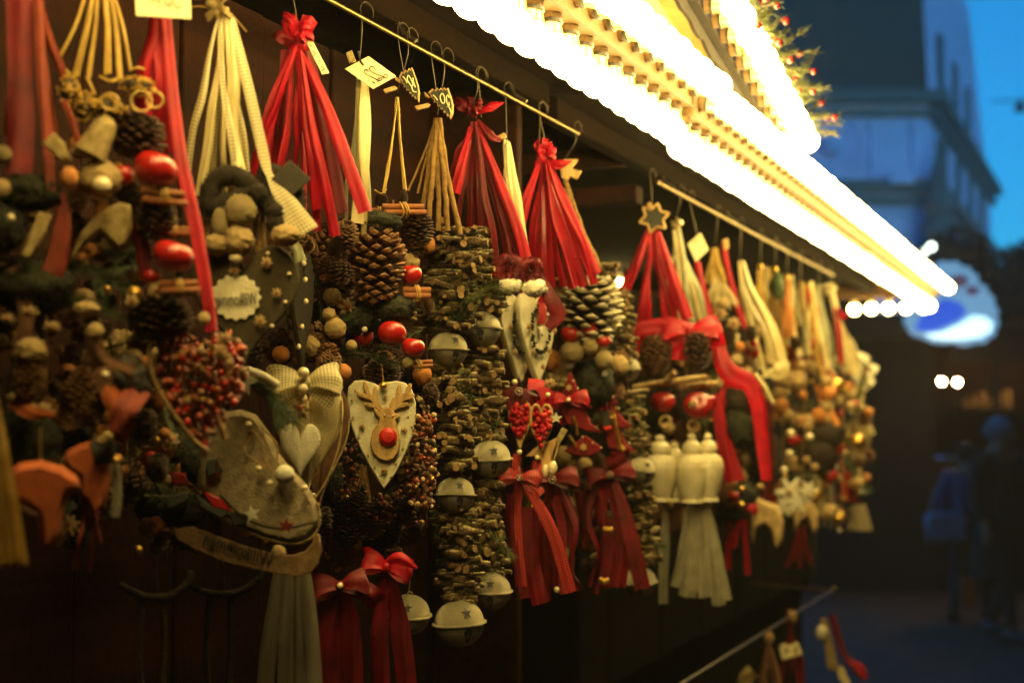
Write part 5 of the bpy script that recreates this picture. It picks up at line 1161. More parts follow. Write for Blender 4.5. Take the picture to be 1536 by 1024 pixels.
o = Orn('cream_ribbon', 'peach and cream ribbon bunch in the blur ahead of a broad red strip', 'ribbon bunch', 1200, 428, .755)
o.bunch('cream', (1200, 430), [(1196, 495), (1206, 510), (1216, 530), (1226, 545), (1232, 550)], 10, ms=['raffia', 'cream']); o.rib('red', [(1212, 430), (1220, 462, .01), (1226, 505, .01)], 15, taper=[.4, 1, .7]); o.hook(1200, 424, far=True)
for q in ((1180, 520, 'apple', 18), (1200, 530, 'apple', 15), (1218, 515, 'apple', 18), (1190, 508, 'orangeball', 16), (1165, 505, 'cone_dark', 26), (1206, 500, 'cone_dark', 24)): o.put(q[2], 'dried_ornament', q[0], q[1], q[3], dz=.01)
o = Orn('sage_ribbon', 'grey green ribbon bunch in the blur next to the farthest cream bunch', 'ribbon bunch', 1228, 432, .755)
o.bunch('sage', (1228, 434), [(1228, 530), (1240, 540), (1248, 545), (1236, 535)], 10); o.hook(1228, 430, far=True)
o = Orn('cream_ribbon', 'farthest cream bunch with red stripe at the end of the rail', 'ribbon bunch', 1246, 438, .75)
o.bunch('cream', (1246, 440), [(1258, 535), (1270, 540), (1280, 545), (1264, 520), (1288, 552)], 12, gather=.5); o.rib('red', [(1252, 462), (1258, 500, .012), (1262, 545, .012)], 8); o.rib('red', [(1250, 462), (1262, 474, .012), (1268, 470, .012)], 10); o.hook(1246, 434, far=True)
o.knot('cream', 1243, 434, 26, 24, 6)
o = Orn('white_cloth', 'white flared cloth angel skirt sticking out at the far end', 'cloth ornament', 1285, 545, .73)
for a, b, w_ in (((1252, 540), (1312, 562), 22), ((1262, 552), (1306, 580), 18), ((1270, 535), (1300, 545), 18)): o.rib('whitefelt', [a, ((a[0] + b[0]) / 2, (a[1] + b[1]) / 2 - 5, .01), b], w_, 'skirt_panel', curl=.25, taper=[.7, 1, 1.2])
o.rib('cream', [(1290, 570), (1288, 600, .01), (1278, 620)], 14, 'skirt_panel'); o.put('orangeball', 'bead', 1272, 580, 16, dz=.02); o.put('walnut', 'nut', 1276, 592, 18, dz=.02)
o = Orn('burlap_cone', 'burlap cone hanging beneath the white cloth at the far end', 'cloth ornament', 1285, 620, .74)
o.plate('burlap_cone', [(1262, 640), (1290, 622), (1308, 640), (1306, 665), (1290, 690), (1276, 700), (1264, 668)], 24, 'burlap', 0, 8); o.rib('cream', [(1292, 622, .02), (1302, 640, .02), (1308, 652, .01)], 12)
o.put('walnut', 'nut', 1284, 710, 18, dz=.005)
LOW = [('felt_flower', 'pair of yellow felt flowers under the mossy wreath', 1186, 742), ]
o = Orn('felt_flower', 'pair of cream felt flowers under the mossy wreath', 'felt ornament', 1186, 700, .74)
fl = [((.36 + .14 * cos(6 * a)) * cos(a), (.36 + .14 * cos(6 * a)) * sin(a)) for a in [2 * pi * i / 60 for i in range(60)]]
for q in ((1186, 738, 50), (1196, 752, 40), (1176, 760, 34), (1212, 735, 30)): o.shape('blossom', fl, q[0], q[1], q[2], q[2], 6, 'whitefelt', .2, .01 + .003 * R.random(), 1.5)
o.put('nut', 'flower_eye', 1184, 737, 9, dz=.022)
for q in ((1212, 640, 17), (1214, 655, 12), (1186, 650, 12), (1184, 680, 12), (1190, 690, 14), (1176, 705, 12), (1210, 690, 14), (1222, 700, 14)): o.put('flower' if q[2] > 12 else 'pearl', 'bead', q[0], q[1], q[2], dz=.012)
o = Orn('felt_reindeer', 'tan felt animal with two thick legs beside the cream flowers', 'felt ornament', 1160, 750, .745)
o.plate('felt_body', [(1132, 745), (1150, 752), (1168, 760), (1176, 780), (1174, 808), (1168, 822), (1160, 820), (1156, 795), (1146, 785), (1136, 792), (1130, 815), (1126, 800), (1128, 765)], 14, 'nut', 0, 5)
o = Orn('felt_reindeer', 'tan felt animal with bent legs hanging under the cream flowers', 'felt ornament', 1210, 752, .745)
o.plate('felt_body', [(1190, 770), (1204, 756), (1218, 752), (1226, 765), (1228, 790), (1224, 800), (1216, 796), (1212, 775), (1204, 780), (1198, 796), (1190, 795)], 14, 'nut', 0, 5)
o = Orn('felt_tree', 'small plain red felt tree at the far end above a grey skirt', 'tree ornament', 1266, 690, .735)
o.plate('tree_body', [(1262, 690), (1270, 705), (1280, 716), (1274, 718), (1290, 738), (1284, 742), (1290, 752), (1268, 754), (1258, 750)], 10, 'redpaint', 0, 3)
o = Orn('grey_skirt', 'grey felt skirt flaring below the small red tree', 'cloth ornament', 1286, 752, .74)
mb = MB(); mb.lathe([(10 * o.k, 0), (13 * o.k, -10 * o.k), (20 * o.k, -38 * o.k), (17 * o.k, -37 * o.k), (8 * o.k, -2 * o.k)], 16, 0, o.p(1288, 756)); mb.build('skirt_cloth', 'greyfelt', o.root)
o.put('nut', 'bead_head', 1286, 722, 20, 22, .0); o.put('pompom', 'collar', 1288, 738, 22, 12, .0)
o = Orn('white_tassel', 'pale tassel with white knot and gold beads hanging at the far end', 'tassel', 1246, 690, .745)
o.put('pompom', 'knot', 1248, 700, 18, 12, .012); o.bunch('tulle', (1247, 704), [(1238, 775), (1246, 780), (1252, 776)], 9); o.put('goldbead', 'bead', 1256, 785, 10, dz=.01); o.put('pearl', 'bead', 1259, 795, 7, dz=.01); o.rib('cream', [(1230, 690), (1228, 730), (1232, 775)], 14)
o = Orn('red_bow', 'two small red bows with short tails under the long swept ribbon', 'bow', 1110, 770, .745)
o.bow('red', 1096, 755, 34, .2, [[(1094, 800), (1092, 855)]], 10); o.bow('red', 1116, 762, 40, -.1, [[(1118, 800), (1122, 862)], [(1104, 800), (1100, 822)]], 10); o.put('flower', 'dried_flower', 1112, 715, 22, 26, .0); o.put('walnut', 'nut', 1140, 730, 12, 10, .01); o.put('nut', 'nut', 1092, 720, 14, dz=0)
o = Orn('dark_red_ribbons', 'thin dark red ribbon ends below the felt animals', 'ribbon bunch', 1205, 790, .75)
for e in ((1192, 840), (1200, 852), (1216, 845), (1180, 850)): o.rib('darkred', [(1202, 790), ((1202 + e[0]) / 2, 820), e], 8)
o.rib('darkred', [(1150, 600), (1156, 680), (1150, 750)], 12)
# filler between: strands of dried things behind the far ornaments
o = Orn('dried_strand', 'dense strand of dried fruit, cones and beads behind the cream flowers', 'hanging ornament', 1180, 560, .80)
for i in range(70):
    u = R.random(); x = 1075 + R.random() * 215; y0_ = 545 + (x - 1075) * .05; y = y0_ + R.random() * 230
    o.put(R.choice(['flower', 'walnut', 'nut', 'cone_dark', 'cone_dark', 'cone_brown', 'orangeball', 'goldbead', 'apple', 'cork', 'cinn3']), 'dried_ornament', x, y, R.uniform(12, 26), dz=R.uniform(-.03, .02), rot=(R.uniform(-1, 1), R.uniform(-1, 1), R.uniform(-2, 2)))
for i in range(7): o.wire([(1085 + i * 30, 545), (1085 + i * 30, 660), (1083 + i * 30, 780)], 1.2, 'jute', 'cord', 8)
for q in ((1230, 680, 24, 30), (1150, 690, 24, 40), (1240, 650, 26, 24)): o.fuzz(*q, 'bark', 300, 6, 'dried_moss', -.005)
# --- lower rail goods -----------------------------------------------------------------------------------------------------------------------
o = Orn('price_card', 'small cream price card on the goods of the low rail', 'price card', 1184, 975, .74)
c_ = o.tagcard([(1167, 968), (1178, 964), (1182, 968), (1196, 962), (1204, 980), (1174, 989)]); strokes(o, [[(1176, 974), (1182, 972), (1178, 980)], [(1190, 970), (1196, 970), (1192, 978), (1198, 977)]], .9, parent=c_)
for i, (lab, x, y, m_) in enumerate((('dark red ribbon bunch on the low rail above the small card', 1185, 918, 'darkred'), ('tan cord bunch ending the low rail beside red ribbons', 1236, 930, 'jute'), ('dim brown ribbons on the low rail before the small card', 1150, 950, 'brownfelt'))):
    o = Orn('low_bunch', lab, 'ribbon bunch', x, y, .75)
    if i == 1: o.straw('burlap', (x, y), [((1238, 1000), (1258, 1004))], 40, 1.3); o.rib('darkred', [(x + 12, y - 10), (1266, 980), (1296, 1016, .02)], 10); o.rib('red', [(1275, 990, .01), (1290, 1002, .02), (1298, 1018, .02)], 14, taper=[.4, 1, .6]); o.rib('cream', [(1258, 1000), (1272, 1030)], 12); o.put('pompom', 'knot', x - 4, y + 18, 18, 22, .01)
    else: o.bunch(m_, (x, y), [(x - 16, 1060), (x - 2, 1070), (x + 14, 1065), (x + 26, 1060)], 14); o.put('flower', 'dried_flower', x + 4, y + 6, 16, 20, .01)
    if i == 2: o.rib('burlap', [(1130, 1005), (1118, 1020), (1112, 1050)], 22)
# background stock behind the strands: dark ribbons and moss that fill the gaps
for i, (x, y, lab) in enumerate(((250, 620, 'dark cluster of cones and moss behind the berry heart'), (430, 640, 'dark cone cluster behind the cream fabric heart'), (640, 640, 'dark cone cluster behind the reindeer heart'), (840, 640, 'dark cone cluster behind the red felt trees'), (1030, 650, 'dark cone cluster behind the white pods'), (120, 640, 'dark moss cluster behind the orange boots'))):
    o = Orn('cone_cluster', lab, 'hanging ornament', x, y - 140, .86)
    for j in range(16): o.put(R.choice(['cone_dark', 'cone_dark', 'cone_brown', 'nut', 'flower']), 'pine_cone' if j % 4 else 'dried_ornament', x + R.uniform(-80, 80), y + R.uniform(-120, 170), R.uniform(30, 58), dz=R.uniform(-.03, .02), rot=(R.uniform(-1, 1), R.uniform(-1, 1), 0))
    for j in range(3): o.fuzz(x + R.uniform(-70, 70), y + R.uniform(-110, 150), 34, 34, 'mossdark', 300, 9, dz=R.uniform(-.03, .0))
    o.wire([(x, y - 140), (x, y), (x, y + 150)], 1.2, 'jute', 'cord', 8)

def clutter(label, px, py, box, n, d, kinds, size=(16, 34), inside=None):
    o = Orn('dried_strand', label, 'hanging ornament', px, py, d)
    for i in range(n):
        x, y = R.uniform(box[0], box[2]), R.uniform(box[1], box[3]); kk = R.choice(kinds)
        nm = {'cone_dark': 'pine_cone', 'cone_brown': 'pine_cone', 'cinn3': 'cinnamon_bundle', 'cinn2': 'cinnamon_bundle', 'goldbead': 'gold_bead', 'apple': 'apple', 'flower': 'dried_flower', 'walnut': 'walnut', 'nut': 'nut', 'orangeball': 'dried_fruit', 'cork': 'cork_ball'}[kk]
        s_ = R.uniform(*size) * (.45 if kk == 'goldbead' else 1.35 if 'cone' in kk else 1)
        o.put(kk, nm, x, y, s_, dz=R.uniform(-.03, .03), rot=(R.uniform(-.7, .7), R.uniform(-.7, .7), R.uniform(-2, 2)))
    for i in range(n // 9): o.fir([(R.uniform(box[0], box[2]), R.uniform(box[1], box[3])), (R.uniform(box[0], box[2]), R.uniform(box[1], box[3]))], 22, 120, m=R.choice(('fir', 'firlight')), dz=R.uniform(-.02, .02), wd=.8)
    o.wire([(px, py), (px, (box[1] + box[3]) / 2), (px, box[3])], 1.2, 'jute', 'cord', 8); return o
CK = ['cone_dark', 'cone_dark', 'cone_brown', 'cone_brown', 'flower', 'walnut', 'nut', 'goldbead', 'goldbead', 'cinn3', 'orangeball']
clutter('dense strand of cones, nuts and gold beads beside the broad red ribbon', 180, 170, (110, 190, 250, 480), 60, .79, CK)
clutter('dense strand of cones and dried fruit behind the rust ribbons', 70, 260, (-10, 280, 120, 640), 60, .82, CK)
clutter('dark strand of cones and berries between the berry heart and orange boots', 190, 440, (120, 440, 260, 720), 60, .80, CK + ['apple'])
clutter('tight strand of small cones behind the black felt heart', 450, 340, (420, 350, 530, 560), 40, .81, CK)
clutter('dense strand of cones and gold beads behind the raffia loop', 590, 300, (540, 320, 650, 620), 40, .81, CK)
clutter('dense strand of cones and nuts behind the white tipped cone', 870, 420, (790, 440, 930, 640), 50, .82, CK)
clutter('dense strand of cones and red fruit behind the tulle tails', 1060, 480, (1000, 500, 1130, 760), 60, .80, CK + ['apple'], (12, 24))
clutter('dark strand of cones hanging low behind the skate', 300, 700, (200, 700, 420, 830), 40, .82, CK)
clutter('low dark strand of cones behind the red bow tails', 560, 760, (480, 740, 640, 860), 36, .82, CK)
clutter('dark strand of seeds and cones behind the long bow tails', 860, 690, (770, 680, 930, 860), 40, .83, ['cone_dark', 'cone_dark', 'cone_brown', 'nut', 'goldbead'])

clutter('crowded golden strand of dried slices and beads ending the far rail', 1240, 500, (1150, 545, 1304, 780), 90, .77, ['flower', 'flower', 'walnut', 'orangeball', 'goldbead', 'goldbead', 'nut', 'cone_brown', 'cork', 'cinn3', 'apple'], (10, 20))
o = Orn('cream_ribbon', 'yellow and cream ribbons filling the row between the raffia and sage bunches', 'ribbon bunch', 1180, 418, .775)
o.bunch('cream', (1150, 408), [(1150, 500), (1162, 510), (1176, 520)], 10, ms=['raffia', 'cream']); o.bunch('cream', (1186, 422), [(1184, 505), (1196, 515), (1206, 520)], 10, ms=['cream', 'raffia', 'sage']); o.bunch('cream', (1216, 430), [(1214, 520), (1226, 530), (1240, 540)], 10, ms=['cream', 'raffia'])
HAZE = .0032
# =================================================================== square, buildings, people
mb = MB(); mb.add([(-74.5, -15.5, 0), (13.5, -15.5, 0), (13.5, 103.5, 0), (-74.5, 103.5, 0)], [(0, 1, 2, 3)], 0, False)
g = mb.build('ground', 'cobble'); tag(g, kind='structure')
def bevel(o, w=.02):
    b = o.modifiers.new('bevel', 'BEVEL'); b.width = w; b.segments = 2; b.limit_method = 'ANGLE'; return o
# --- baroque building: corner at px 1400, frontal face to the left of it, receding face to the right
Z0 = 60.0
Cn = Dp(1400, 630, Z0); Cn.z = 0
hx = V((-cos(YAW), -sin(YAW), 0))                       # along the frontal face, away from the corner
far_pt = Dp(1492, 630, Z0 * 1.42); far_pt.z = 0
rx_ = (far_pt - Cn).normalized(); rl = (far_pt - Cn).length
def zat(py, depth=Z0): return Dp(1400, py, depth).z
bld = thing('town_building', 'tall pale plaster building with dark cornices and dark mansard roof behind the market', 'building', Cn)
def face_box(a, b, z0, z1, axis, out0, out1, nm, m, parent=None):
    """box along a face: a..b metres from the corner, protruding from out0 to out1"""
    d = hx if axis == 0 else rx_; n = V((d.y, -d.x, 0)); 
    ref = (EYE - Cn); n = n if n.dot(V((ref.x, ref.y, 0))) > 0 else -n
    mb = MB(); vs = [d * s + n * q + V((0, 0, z)) for s in (a, b) for q in (out0, out1) for z in (z0, z1)]
    mb.add(vs, [(0, 1, 3, 2), (4, 6, 7, 5), (0, 4, 5, 1), (2, 3, 7, 6), (0, 2, 6, 4), (1, 5, 7, 3)], 0, False)
    return mb.build(nm, m, parent or bld)
zc1, zc2 = zat(142), zat(278); zt = zat(-160)
mb = MB(); e0 = hx * 26; e1 = rx_ * rl; e2 = e0 + e1
for (za, zb) in ((0, zc1),):
    vs = [V((q.x, q.y, z)) for z in (za, zb) for q in (V((0, 0, 0)), e0, e2, e1)]
    mb.add(vs, [(0, 1, 5, 4), (1, 2, 6, 5), (2, 3, 7, 6), (3, 0, 4, 7)], 0, False)
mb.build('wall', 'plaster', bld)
# upper tower storey on the receding side, leaning roof on the front
mb = MB(); top = [V((0, 0, zt)) + hx * .4 + rx_ * .2, e1 * .62 + V((0, 0, zt)), e1 * .95 + V((0, 0, zc1)), V((0, 0, zc1)) + rx_ * .05, hx * 4 + e1 * .62 + V((0, 0, zt)), hx * 4 + e1 * .95 + V((0, 0, zc1))]
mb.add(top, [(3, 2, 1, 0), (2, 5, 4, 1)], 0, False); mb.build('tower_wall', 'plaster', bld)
mb = MB(); a0 = V((0, 0, zc1 + .25)); vs = [a0 + rx_ * .02, a0 + e0, e0 + e1 * .4 + V((0, 0, zt)), V((0, 0, zt)) + hx * .3 + rx_ * .19, e1 * .6 + V((0, 0, zt)) + hx * .3]
mb.add(vs, [(0, 1, 2, 3), (3, 2, 4)], 0, False); rf = mb.build('roof', 'slate', bld)
for (zz, th, ot, nm) in ((zc1, .5, .7, 'cornice'), (zc1 - .65, .25, .4, 'cornice_moulding'), (zc2, .5, .6, 'cornice'), (zc2 - .6, .3, .3, 'frieze')):
    face_box(-ot, 26, zz - th / 2, zz + th / 2, 0, .003, ot, nm, 'stone'); face_box(0, rl, zz - th / 2, zz + th / 2, 1, .003, ot, nm, 'stone')
def up_windows(axis, xs, z0, h, w):
    for x in xs:
        fr = face_box(x - w / 2 - .18, x + w / 2 + .18, z0 - .2, z0 + h + .25, axis, .004, .16, 'window', 'stone'); face_box(x - w / 2, x + w / 2, z0, z0 + h, axis, .161, .165, 'pane', 'leafdark', fr)
up_windows(1, [rl * f for f in (.16, .36, .56, .76)], zc2 + .9, 1.6, 1.0); up_windows(1, [rl * f for f in (.2, .45, .7)], zc2 - 4, 2.4, 1.1); up_windows(1, [rl * f for f in (.14, .34, .54)], zc1 + 1.4, 2.0, .9)
up_windows(0, [8, 13, 18], zc2 - 4.2, 2.6, 1.3)
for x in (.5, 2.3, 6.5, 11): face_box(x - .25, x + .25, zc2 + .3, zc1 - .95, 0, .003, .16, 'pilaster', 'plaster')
# round relief
d_, n_ = hx, V((hx.y, -hx.x, 0)); n_ = n_ if n_.dot(EYE - Cn) > 0 else -n_
mb = MB(); c = hx * 4.2 + n_ * .02 + V((0, 0, (zc1 + zc2) / 2 - .1))
for rr in (1.3, .9): mb.tube([c + (hx * cos(a) + V((0, 0, sin(a)))) * rr for a in [2 * pi * i / 28 for i in range(29)]], .10, 7, cap=False)
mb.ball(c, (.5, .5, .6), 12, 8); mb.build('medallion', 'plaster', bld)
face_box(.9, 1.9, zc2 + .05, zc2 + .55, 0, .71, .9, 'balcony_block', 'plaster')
# corner bracket with hanging lantern
mb = MB(); c = n_ * .9 + V((0, 0, 0))
mb.lathe([(.05, zc2 + 2.0), (.12, zc2 + 1.2), (.28, zc2 + .6), (.45, zc2 - .2), (.62, zc2 - .9), (.50, zc2 - 1.5), (.75, zc2 - 1.7), (.72, zc2 - 2.6), (.3, zc2 - 2.9), (.02, zc2 - 3.0)], 12, 0, c - hx * .1); mb.build('corner_finial', 'stone', bld)
# --- unseen houses added across the lane and behind the viewer to block sky light
def house(label, x0, x1, y0, y1, h, face):
    t = thing('sky_block_house', label, 'house', ((x0 + x1) / 2, (y0 + y1) / 2, 0)); o_ = V((-(x0 + x1) / 2, -(y0 + y1) / 2, 0))
    mb = MB(); mb.boxw(V((x0, y0, 0)) + o_, V((x1, y1, h)) + o_); mb.build('wall', 'slate', t)
    mb = MB(); cx = (x0 + x1) / 2; v = [V((x0 - .3, y0 - .3, h + .01)), V((x1 + .3, y0 - .3, h + .01)), V((x1 + .3, y1 + .3, h + .01)), V((x0 - .3, y1 + .3, h + .01))]
    if face == 'x': v += [V((cx, y0 - .3, h + 4)), V((cx, y1 + .3, h + 4))]; f = [(0, 1, 4), (1, 2, 5, 4), (2, 3, 5), (3, 0, 4, 5), (3, 2, 1, 0)]
    else: cy = (y0 + y1) / 2; v += [V((x0 - .3, cy, h + 4)), V((x1 + .3, cy, h + 4))]; f = [(0, 1, 5, 4), (1, 2, 5), (2, 3, 4, 5), (3, 0, 4), (3, 2, 1, 0)]
    mb.add([q + o_ for q in v], f, 0, False); mb.build('roof', 'slate', t)
    n = int(((y1 - y0) if face == 'x' else (x1 - x0)) / 3)
    for i in range(n):
        for zf in (1.0, 4.4, 7.8):
            if zf + 2 > h: continue
            mb = MB(); m2 = MB()
            if face == 'x': yy = y0 + 1.5 + i * 3; mb.boxw(V((x0 - .06, yy - .6, zf)) + o_, V((x0 - .002, yy + .6, zf + 1.8)) + o_); m2.boxw(V((x0 - .065, yy - .5, zf + .1)) + o_, V((x0 - .061, yy + .5, zf + 1.7)) + o_)
            else: xx = x0 + 1.5 + i * 3; mb.boxw(V((xx - .6, y1 + .002, zf)) + o_, V((xx + .6, y1 + .06, zf + 1.8)) + o_); m2.boxw(V((xx - .5, y1 + .061, zf + .1)) + o_, V((xx + .5, y1 + .065, zf + 1.7)) + o_)
            w_ = mb.build('window', 'woodlit', t); m2.build('pane', 'leafdark', w_)
house('unseen long grey house added opposite the lit stalls to block sky light', 2.6, 11, -14, 24, 11, 'x')
house('unseen grey house added behind the viewer to block sky light', -16, 2.3, -14, -6, 12, 'y')
# --- suspended street lamp
a, b = Dp(1488, 152, 42), Dp(1640, 150, 36); m_ = Dp(1530, 158, 40)
sl = thing('street_lamp', 'dark street lamp strung on a cable against the blue evening sky', 'street lamp', m_)
mb = MB(); mb.tube([a - m_, V((0, 0, .14)), b - m_], .025, 5); mb.build('cable', 'leafdark', sl)
mb = MB(); mb.lathe([(.01, .18), (.06, .14), (.10, .02), (.16, -.04), (.15, -.16), (.08, -.2), (.001, -.21)], 14, 0); mb.build('lamp_head', 'leafdark', sl)
# --- tree
def tree(label, base, h, crown, n, leaf, seed, m='leafdark'):
    rg = random.Random(seed); t = thing('tree', label, 'tree', base)
    mb = MB(); mb.tube([(0, 0, -.02), (.05, 0, h * .3), (-.03, .05, h * .62)], [.22, .16, .07], 9)
    cl = []
    for i in range(16):
        a = rg.uniform(0, 2 * pi); r = rg.uniform(.35, 1); e = V((cos(a) * crown[0] * r, sin(a) * crown[0] * r, h * .55 + crown[1] * rg.uniform(.1, 1) * (1 - .45 * r)))
        mb.tube([V((0, 0, h * .42)), e * .5 + V((0, 0, h * .26)), e], [.07, .04, .015], 5); cl.append(e)
    mb.build('trunk', 'bark', t); mb = MB()
    for i in range(n):
        c = rg.choice(cl); d = V((rg.gauss(0, 1), rg.gauss(0, 1), rg.gauss(0, .8))).normalized() * rg.random() ** .4 * crown[0] * .42; p = c + d
        u = V((rg.gauss(0, 1), rg.gauss(0, 1), rg.gauss(0, 1))).normalized(); v = u.orthogonal().normalized(); s = leaf * rg.uniform(.6, 1.3)
        mb.add([p - u * s, p + v * s * .5, p + u * s, p - v * s * .5], [(0, 1, 2, 3)], 0, False)
    mb.build('crown', m, t); return t
bt = Gd(1500, 760); dr = (bt - EYE); 
tp = Dp(1492, 630, 26); tree('dark bushy tree rising between the lit blue sign and the pale building', (tp.x, tp.y, 0), 5.6, (1.5, 2.0), 9000, .12, 4)
tp = Dp(1560, 630, 24); tree('dark tree cut by the edge of view beside the bushy one', (tp.x, tp.y, 0), 5.0, (1.7, 1.8), 7000, .12, 5)
# --- dark side stall with the glowing sign
Zs = 13.5
def at(px, py, z=Zs): return Dp(px, py, z)
ca, cb = at(1150, 630), at(1700, 630); ca.z = cb.z = 0
ex = V((cos(YAW), sin(YAW), 0)); ey = V((-sin(YAW), cos(YAW), 0))
st = thing('market_stall', 'dark unlit stall across the lane carrying the glowing blue sign', 'market stall', ca)
st.rotation_euler = (0, 0, YAW)
def lb(nm, a, b, m, bv=.01):
    mb = MB(); mb.boxw(a, b); return bevel(mb.build(nm, m, st), bv)
wd_ = (cb - ca).length; zz = lambda py: at(1400, py).z
xw = lambda px: (px - 1150) * Zs / FP
lb('side_wall', (0, .02, 0), (xw(1404), 2.4, zz(506)), 'darkgreen'); lb('side_gable', (0, .02, zz(508) + .222), (xw(1312), .6, zz(432)), 'darkgreen'); lb('counter', (xw(1404) + .003, .05, 0), (wd_, .9, zz(690)), 'darkwood'); lb('roof', (-.12, -.35, zz(508)), (wd_, 2.6, zz(508) + .22), 'darkgreen'); lb('canopy_edge', (xw(1410), -.40, zz(545)), (wd_, -.353, zz(507)), 'darkwood')
lb('back_wall', (xw(1404) + .003, 1.5, zz(690)), (wd_, 1.56, zz(510)), 'wood'); lb('post', (xw(1478), -.30, 0), (xw(1486), -.18, zz(546)), 'darkwood'); lb('shelf', (xw(1500), 1.1, zz(618)), (wd_, 1.49, zz(612)), 'wood')
for i in range(6): lb('goods_box', (xw(1504 + i * 14), 1.15, zz(612) + .002), (xw(1513 + i * 14), 1.40, zz(598 - (i * 7) % 18)), 'plywood', .02)
for i in range(27): lb('side_batten', (.05 + i * .058, .0, .05), (.07 + i * .058, .019, zz(510)), 'darkwood', .003)
def lamp(px, py, z, r, m, label, group=None):
    c = Dp(px, py, z); t = thing('globe_lamp', label, 'lamp', c, YAW, group)
    mb = MB(); mb.ball((0, 0, 0), r, 18, 12); mb.build('globe', m, t); mb = MB(); mb.lathe([(r * .5, r * .86), (r * .45, r * 1.15), (r * .15, r * 1.3), (r * .12, r * 2.2)], 12, 0); mb.build('holder', 'ringblack', t); return t
lamp(1412.5, 572, 12.6, .022, 'lampwarm', 'warm round lamp beside the green side wall of the dark stall'); lamp(1436, 573, 12.6, .022, 'lampwarm', 'warm round lamp under the dark stall roof, next along from the wall')
lamp(1530, 522, 14.3, .03, 'lampwarm', 'warm lamp lighting the shelf of goods inside the dark stall')
lamp(1386, 377, 20, .045, 'lampcool', 'upper of two cool white lamps above the blue sign', None); lamp(1397, 370, 20.4, .05, 'lampcool', 'second cool white lamp just above its twin over the blue sign', None)
sg = thing('stall_sign', 'glowing blue and white cloud shaped sign on the dark stall roof', 'sign', at(1430, 512, 13.03)); sg.rotation_euler = (0, 0, YAW)
def sx(px, py): return ((px - 1430) * Zs * .84 / FP, (512 - py) * Zs * .84 / FP)
outl = []
for px, py in ((1375, 505), (1352, 488), (1350, 462), (1362, 440), (1372, 415), (1385, 396), (1400, 382), (1424, 376), (1448, 384), (1464, 394), (1474, 412), (1490, 428), (1500, 448), (1504, 470), (1502, 490), (1490, 506), (1470, 514), (1430, 514)): outl.append(sx(px, py))
def scal(o, n=4, amp=.02):
    r_ = []; c = V((0, .35))
    for i in range(len(o)):
        a, b = V(o[i]), V(o[(i + 1) % len(o)])
        for q in range(n):
            p = a.lerp(b, q / n); dd = (p - c).normalized(); r_.append(tuple(p + dd * amp * sin(pi * q / n) * 1.6))
    return r_
mb = MB(); mb.prism(scal(outl), -.03, .03, .008); pl = mb.build('sign_board', 'signpale', sg)
mb = MB(); mb.prism([sx(*q) for q in ((1362, 492), (1372, 470), (1392, 452), (1415, 438), (1440, 446), (1452, 460), (1440, 474), (1415, 486), (1390, 496))], -.045, -.031, .004); mb.build('blue_motif', 'signblue', sg)
mb = MB(); mb.prism([sx(*q) for q in ((1378, 500), (1410, 496), (1440, 482), (1462, 468), (1482, 470), (1496, 480), (1492, 496), (1472, 506), (1430, 510), (1395, 508))], -.05, -.0315, .004); mb.build('white_motif', 'signwhite', sg)
for q in ((1440, 408, 26), (1462, 425, 20), (1418, 412, 16)):
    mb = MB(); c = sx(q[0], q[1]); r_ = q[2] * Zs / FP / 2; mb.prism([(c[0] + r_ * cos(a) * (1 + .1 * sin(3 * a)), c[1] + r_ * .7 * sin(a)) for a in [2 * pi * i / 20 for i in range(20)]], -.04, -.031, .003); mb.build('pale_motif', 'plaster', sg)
mb = MB(); mb.boxw((-.3, .031, -.05), (-.25, .07, .9)); mb.boxw((.25, .031, -.05), (.30, .07, .9)); mb.build('sign_strut', 'darkwood', sg)
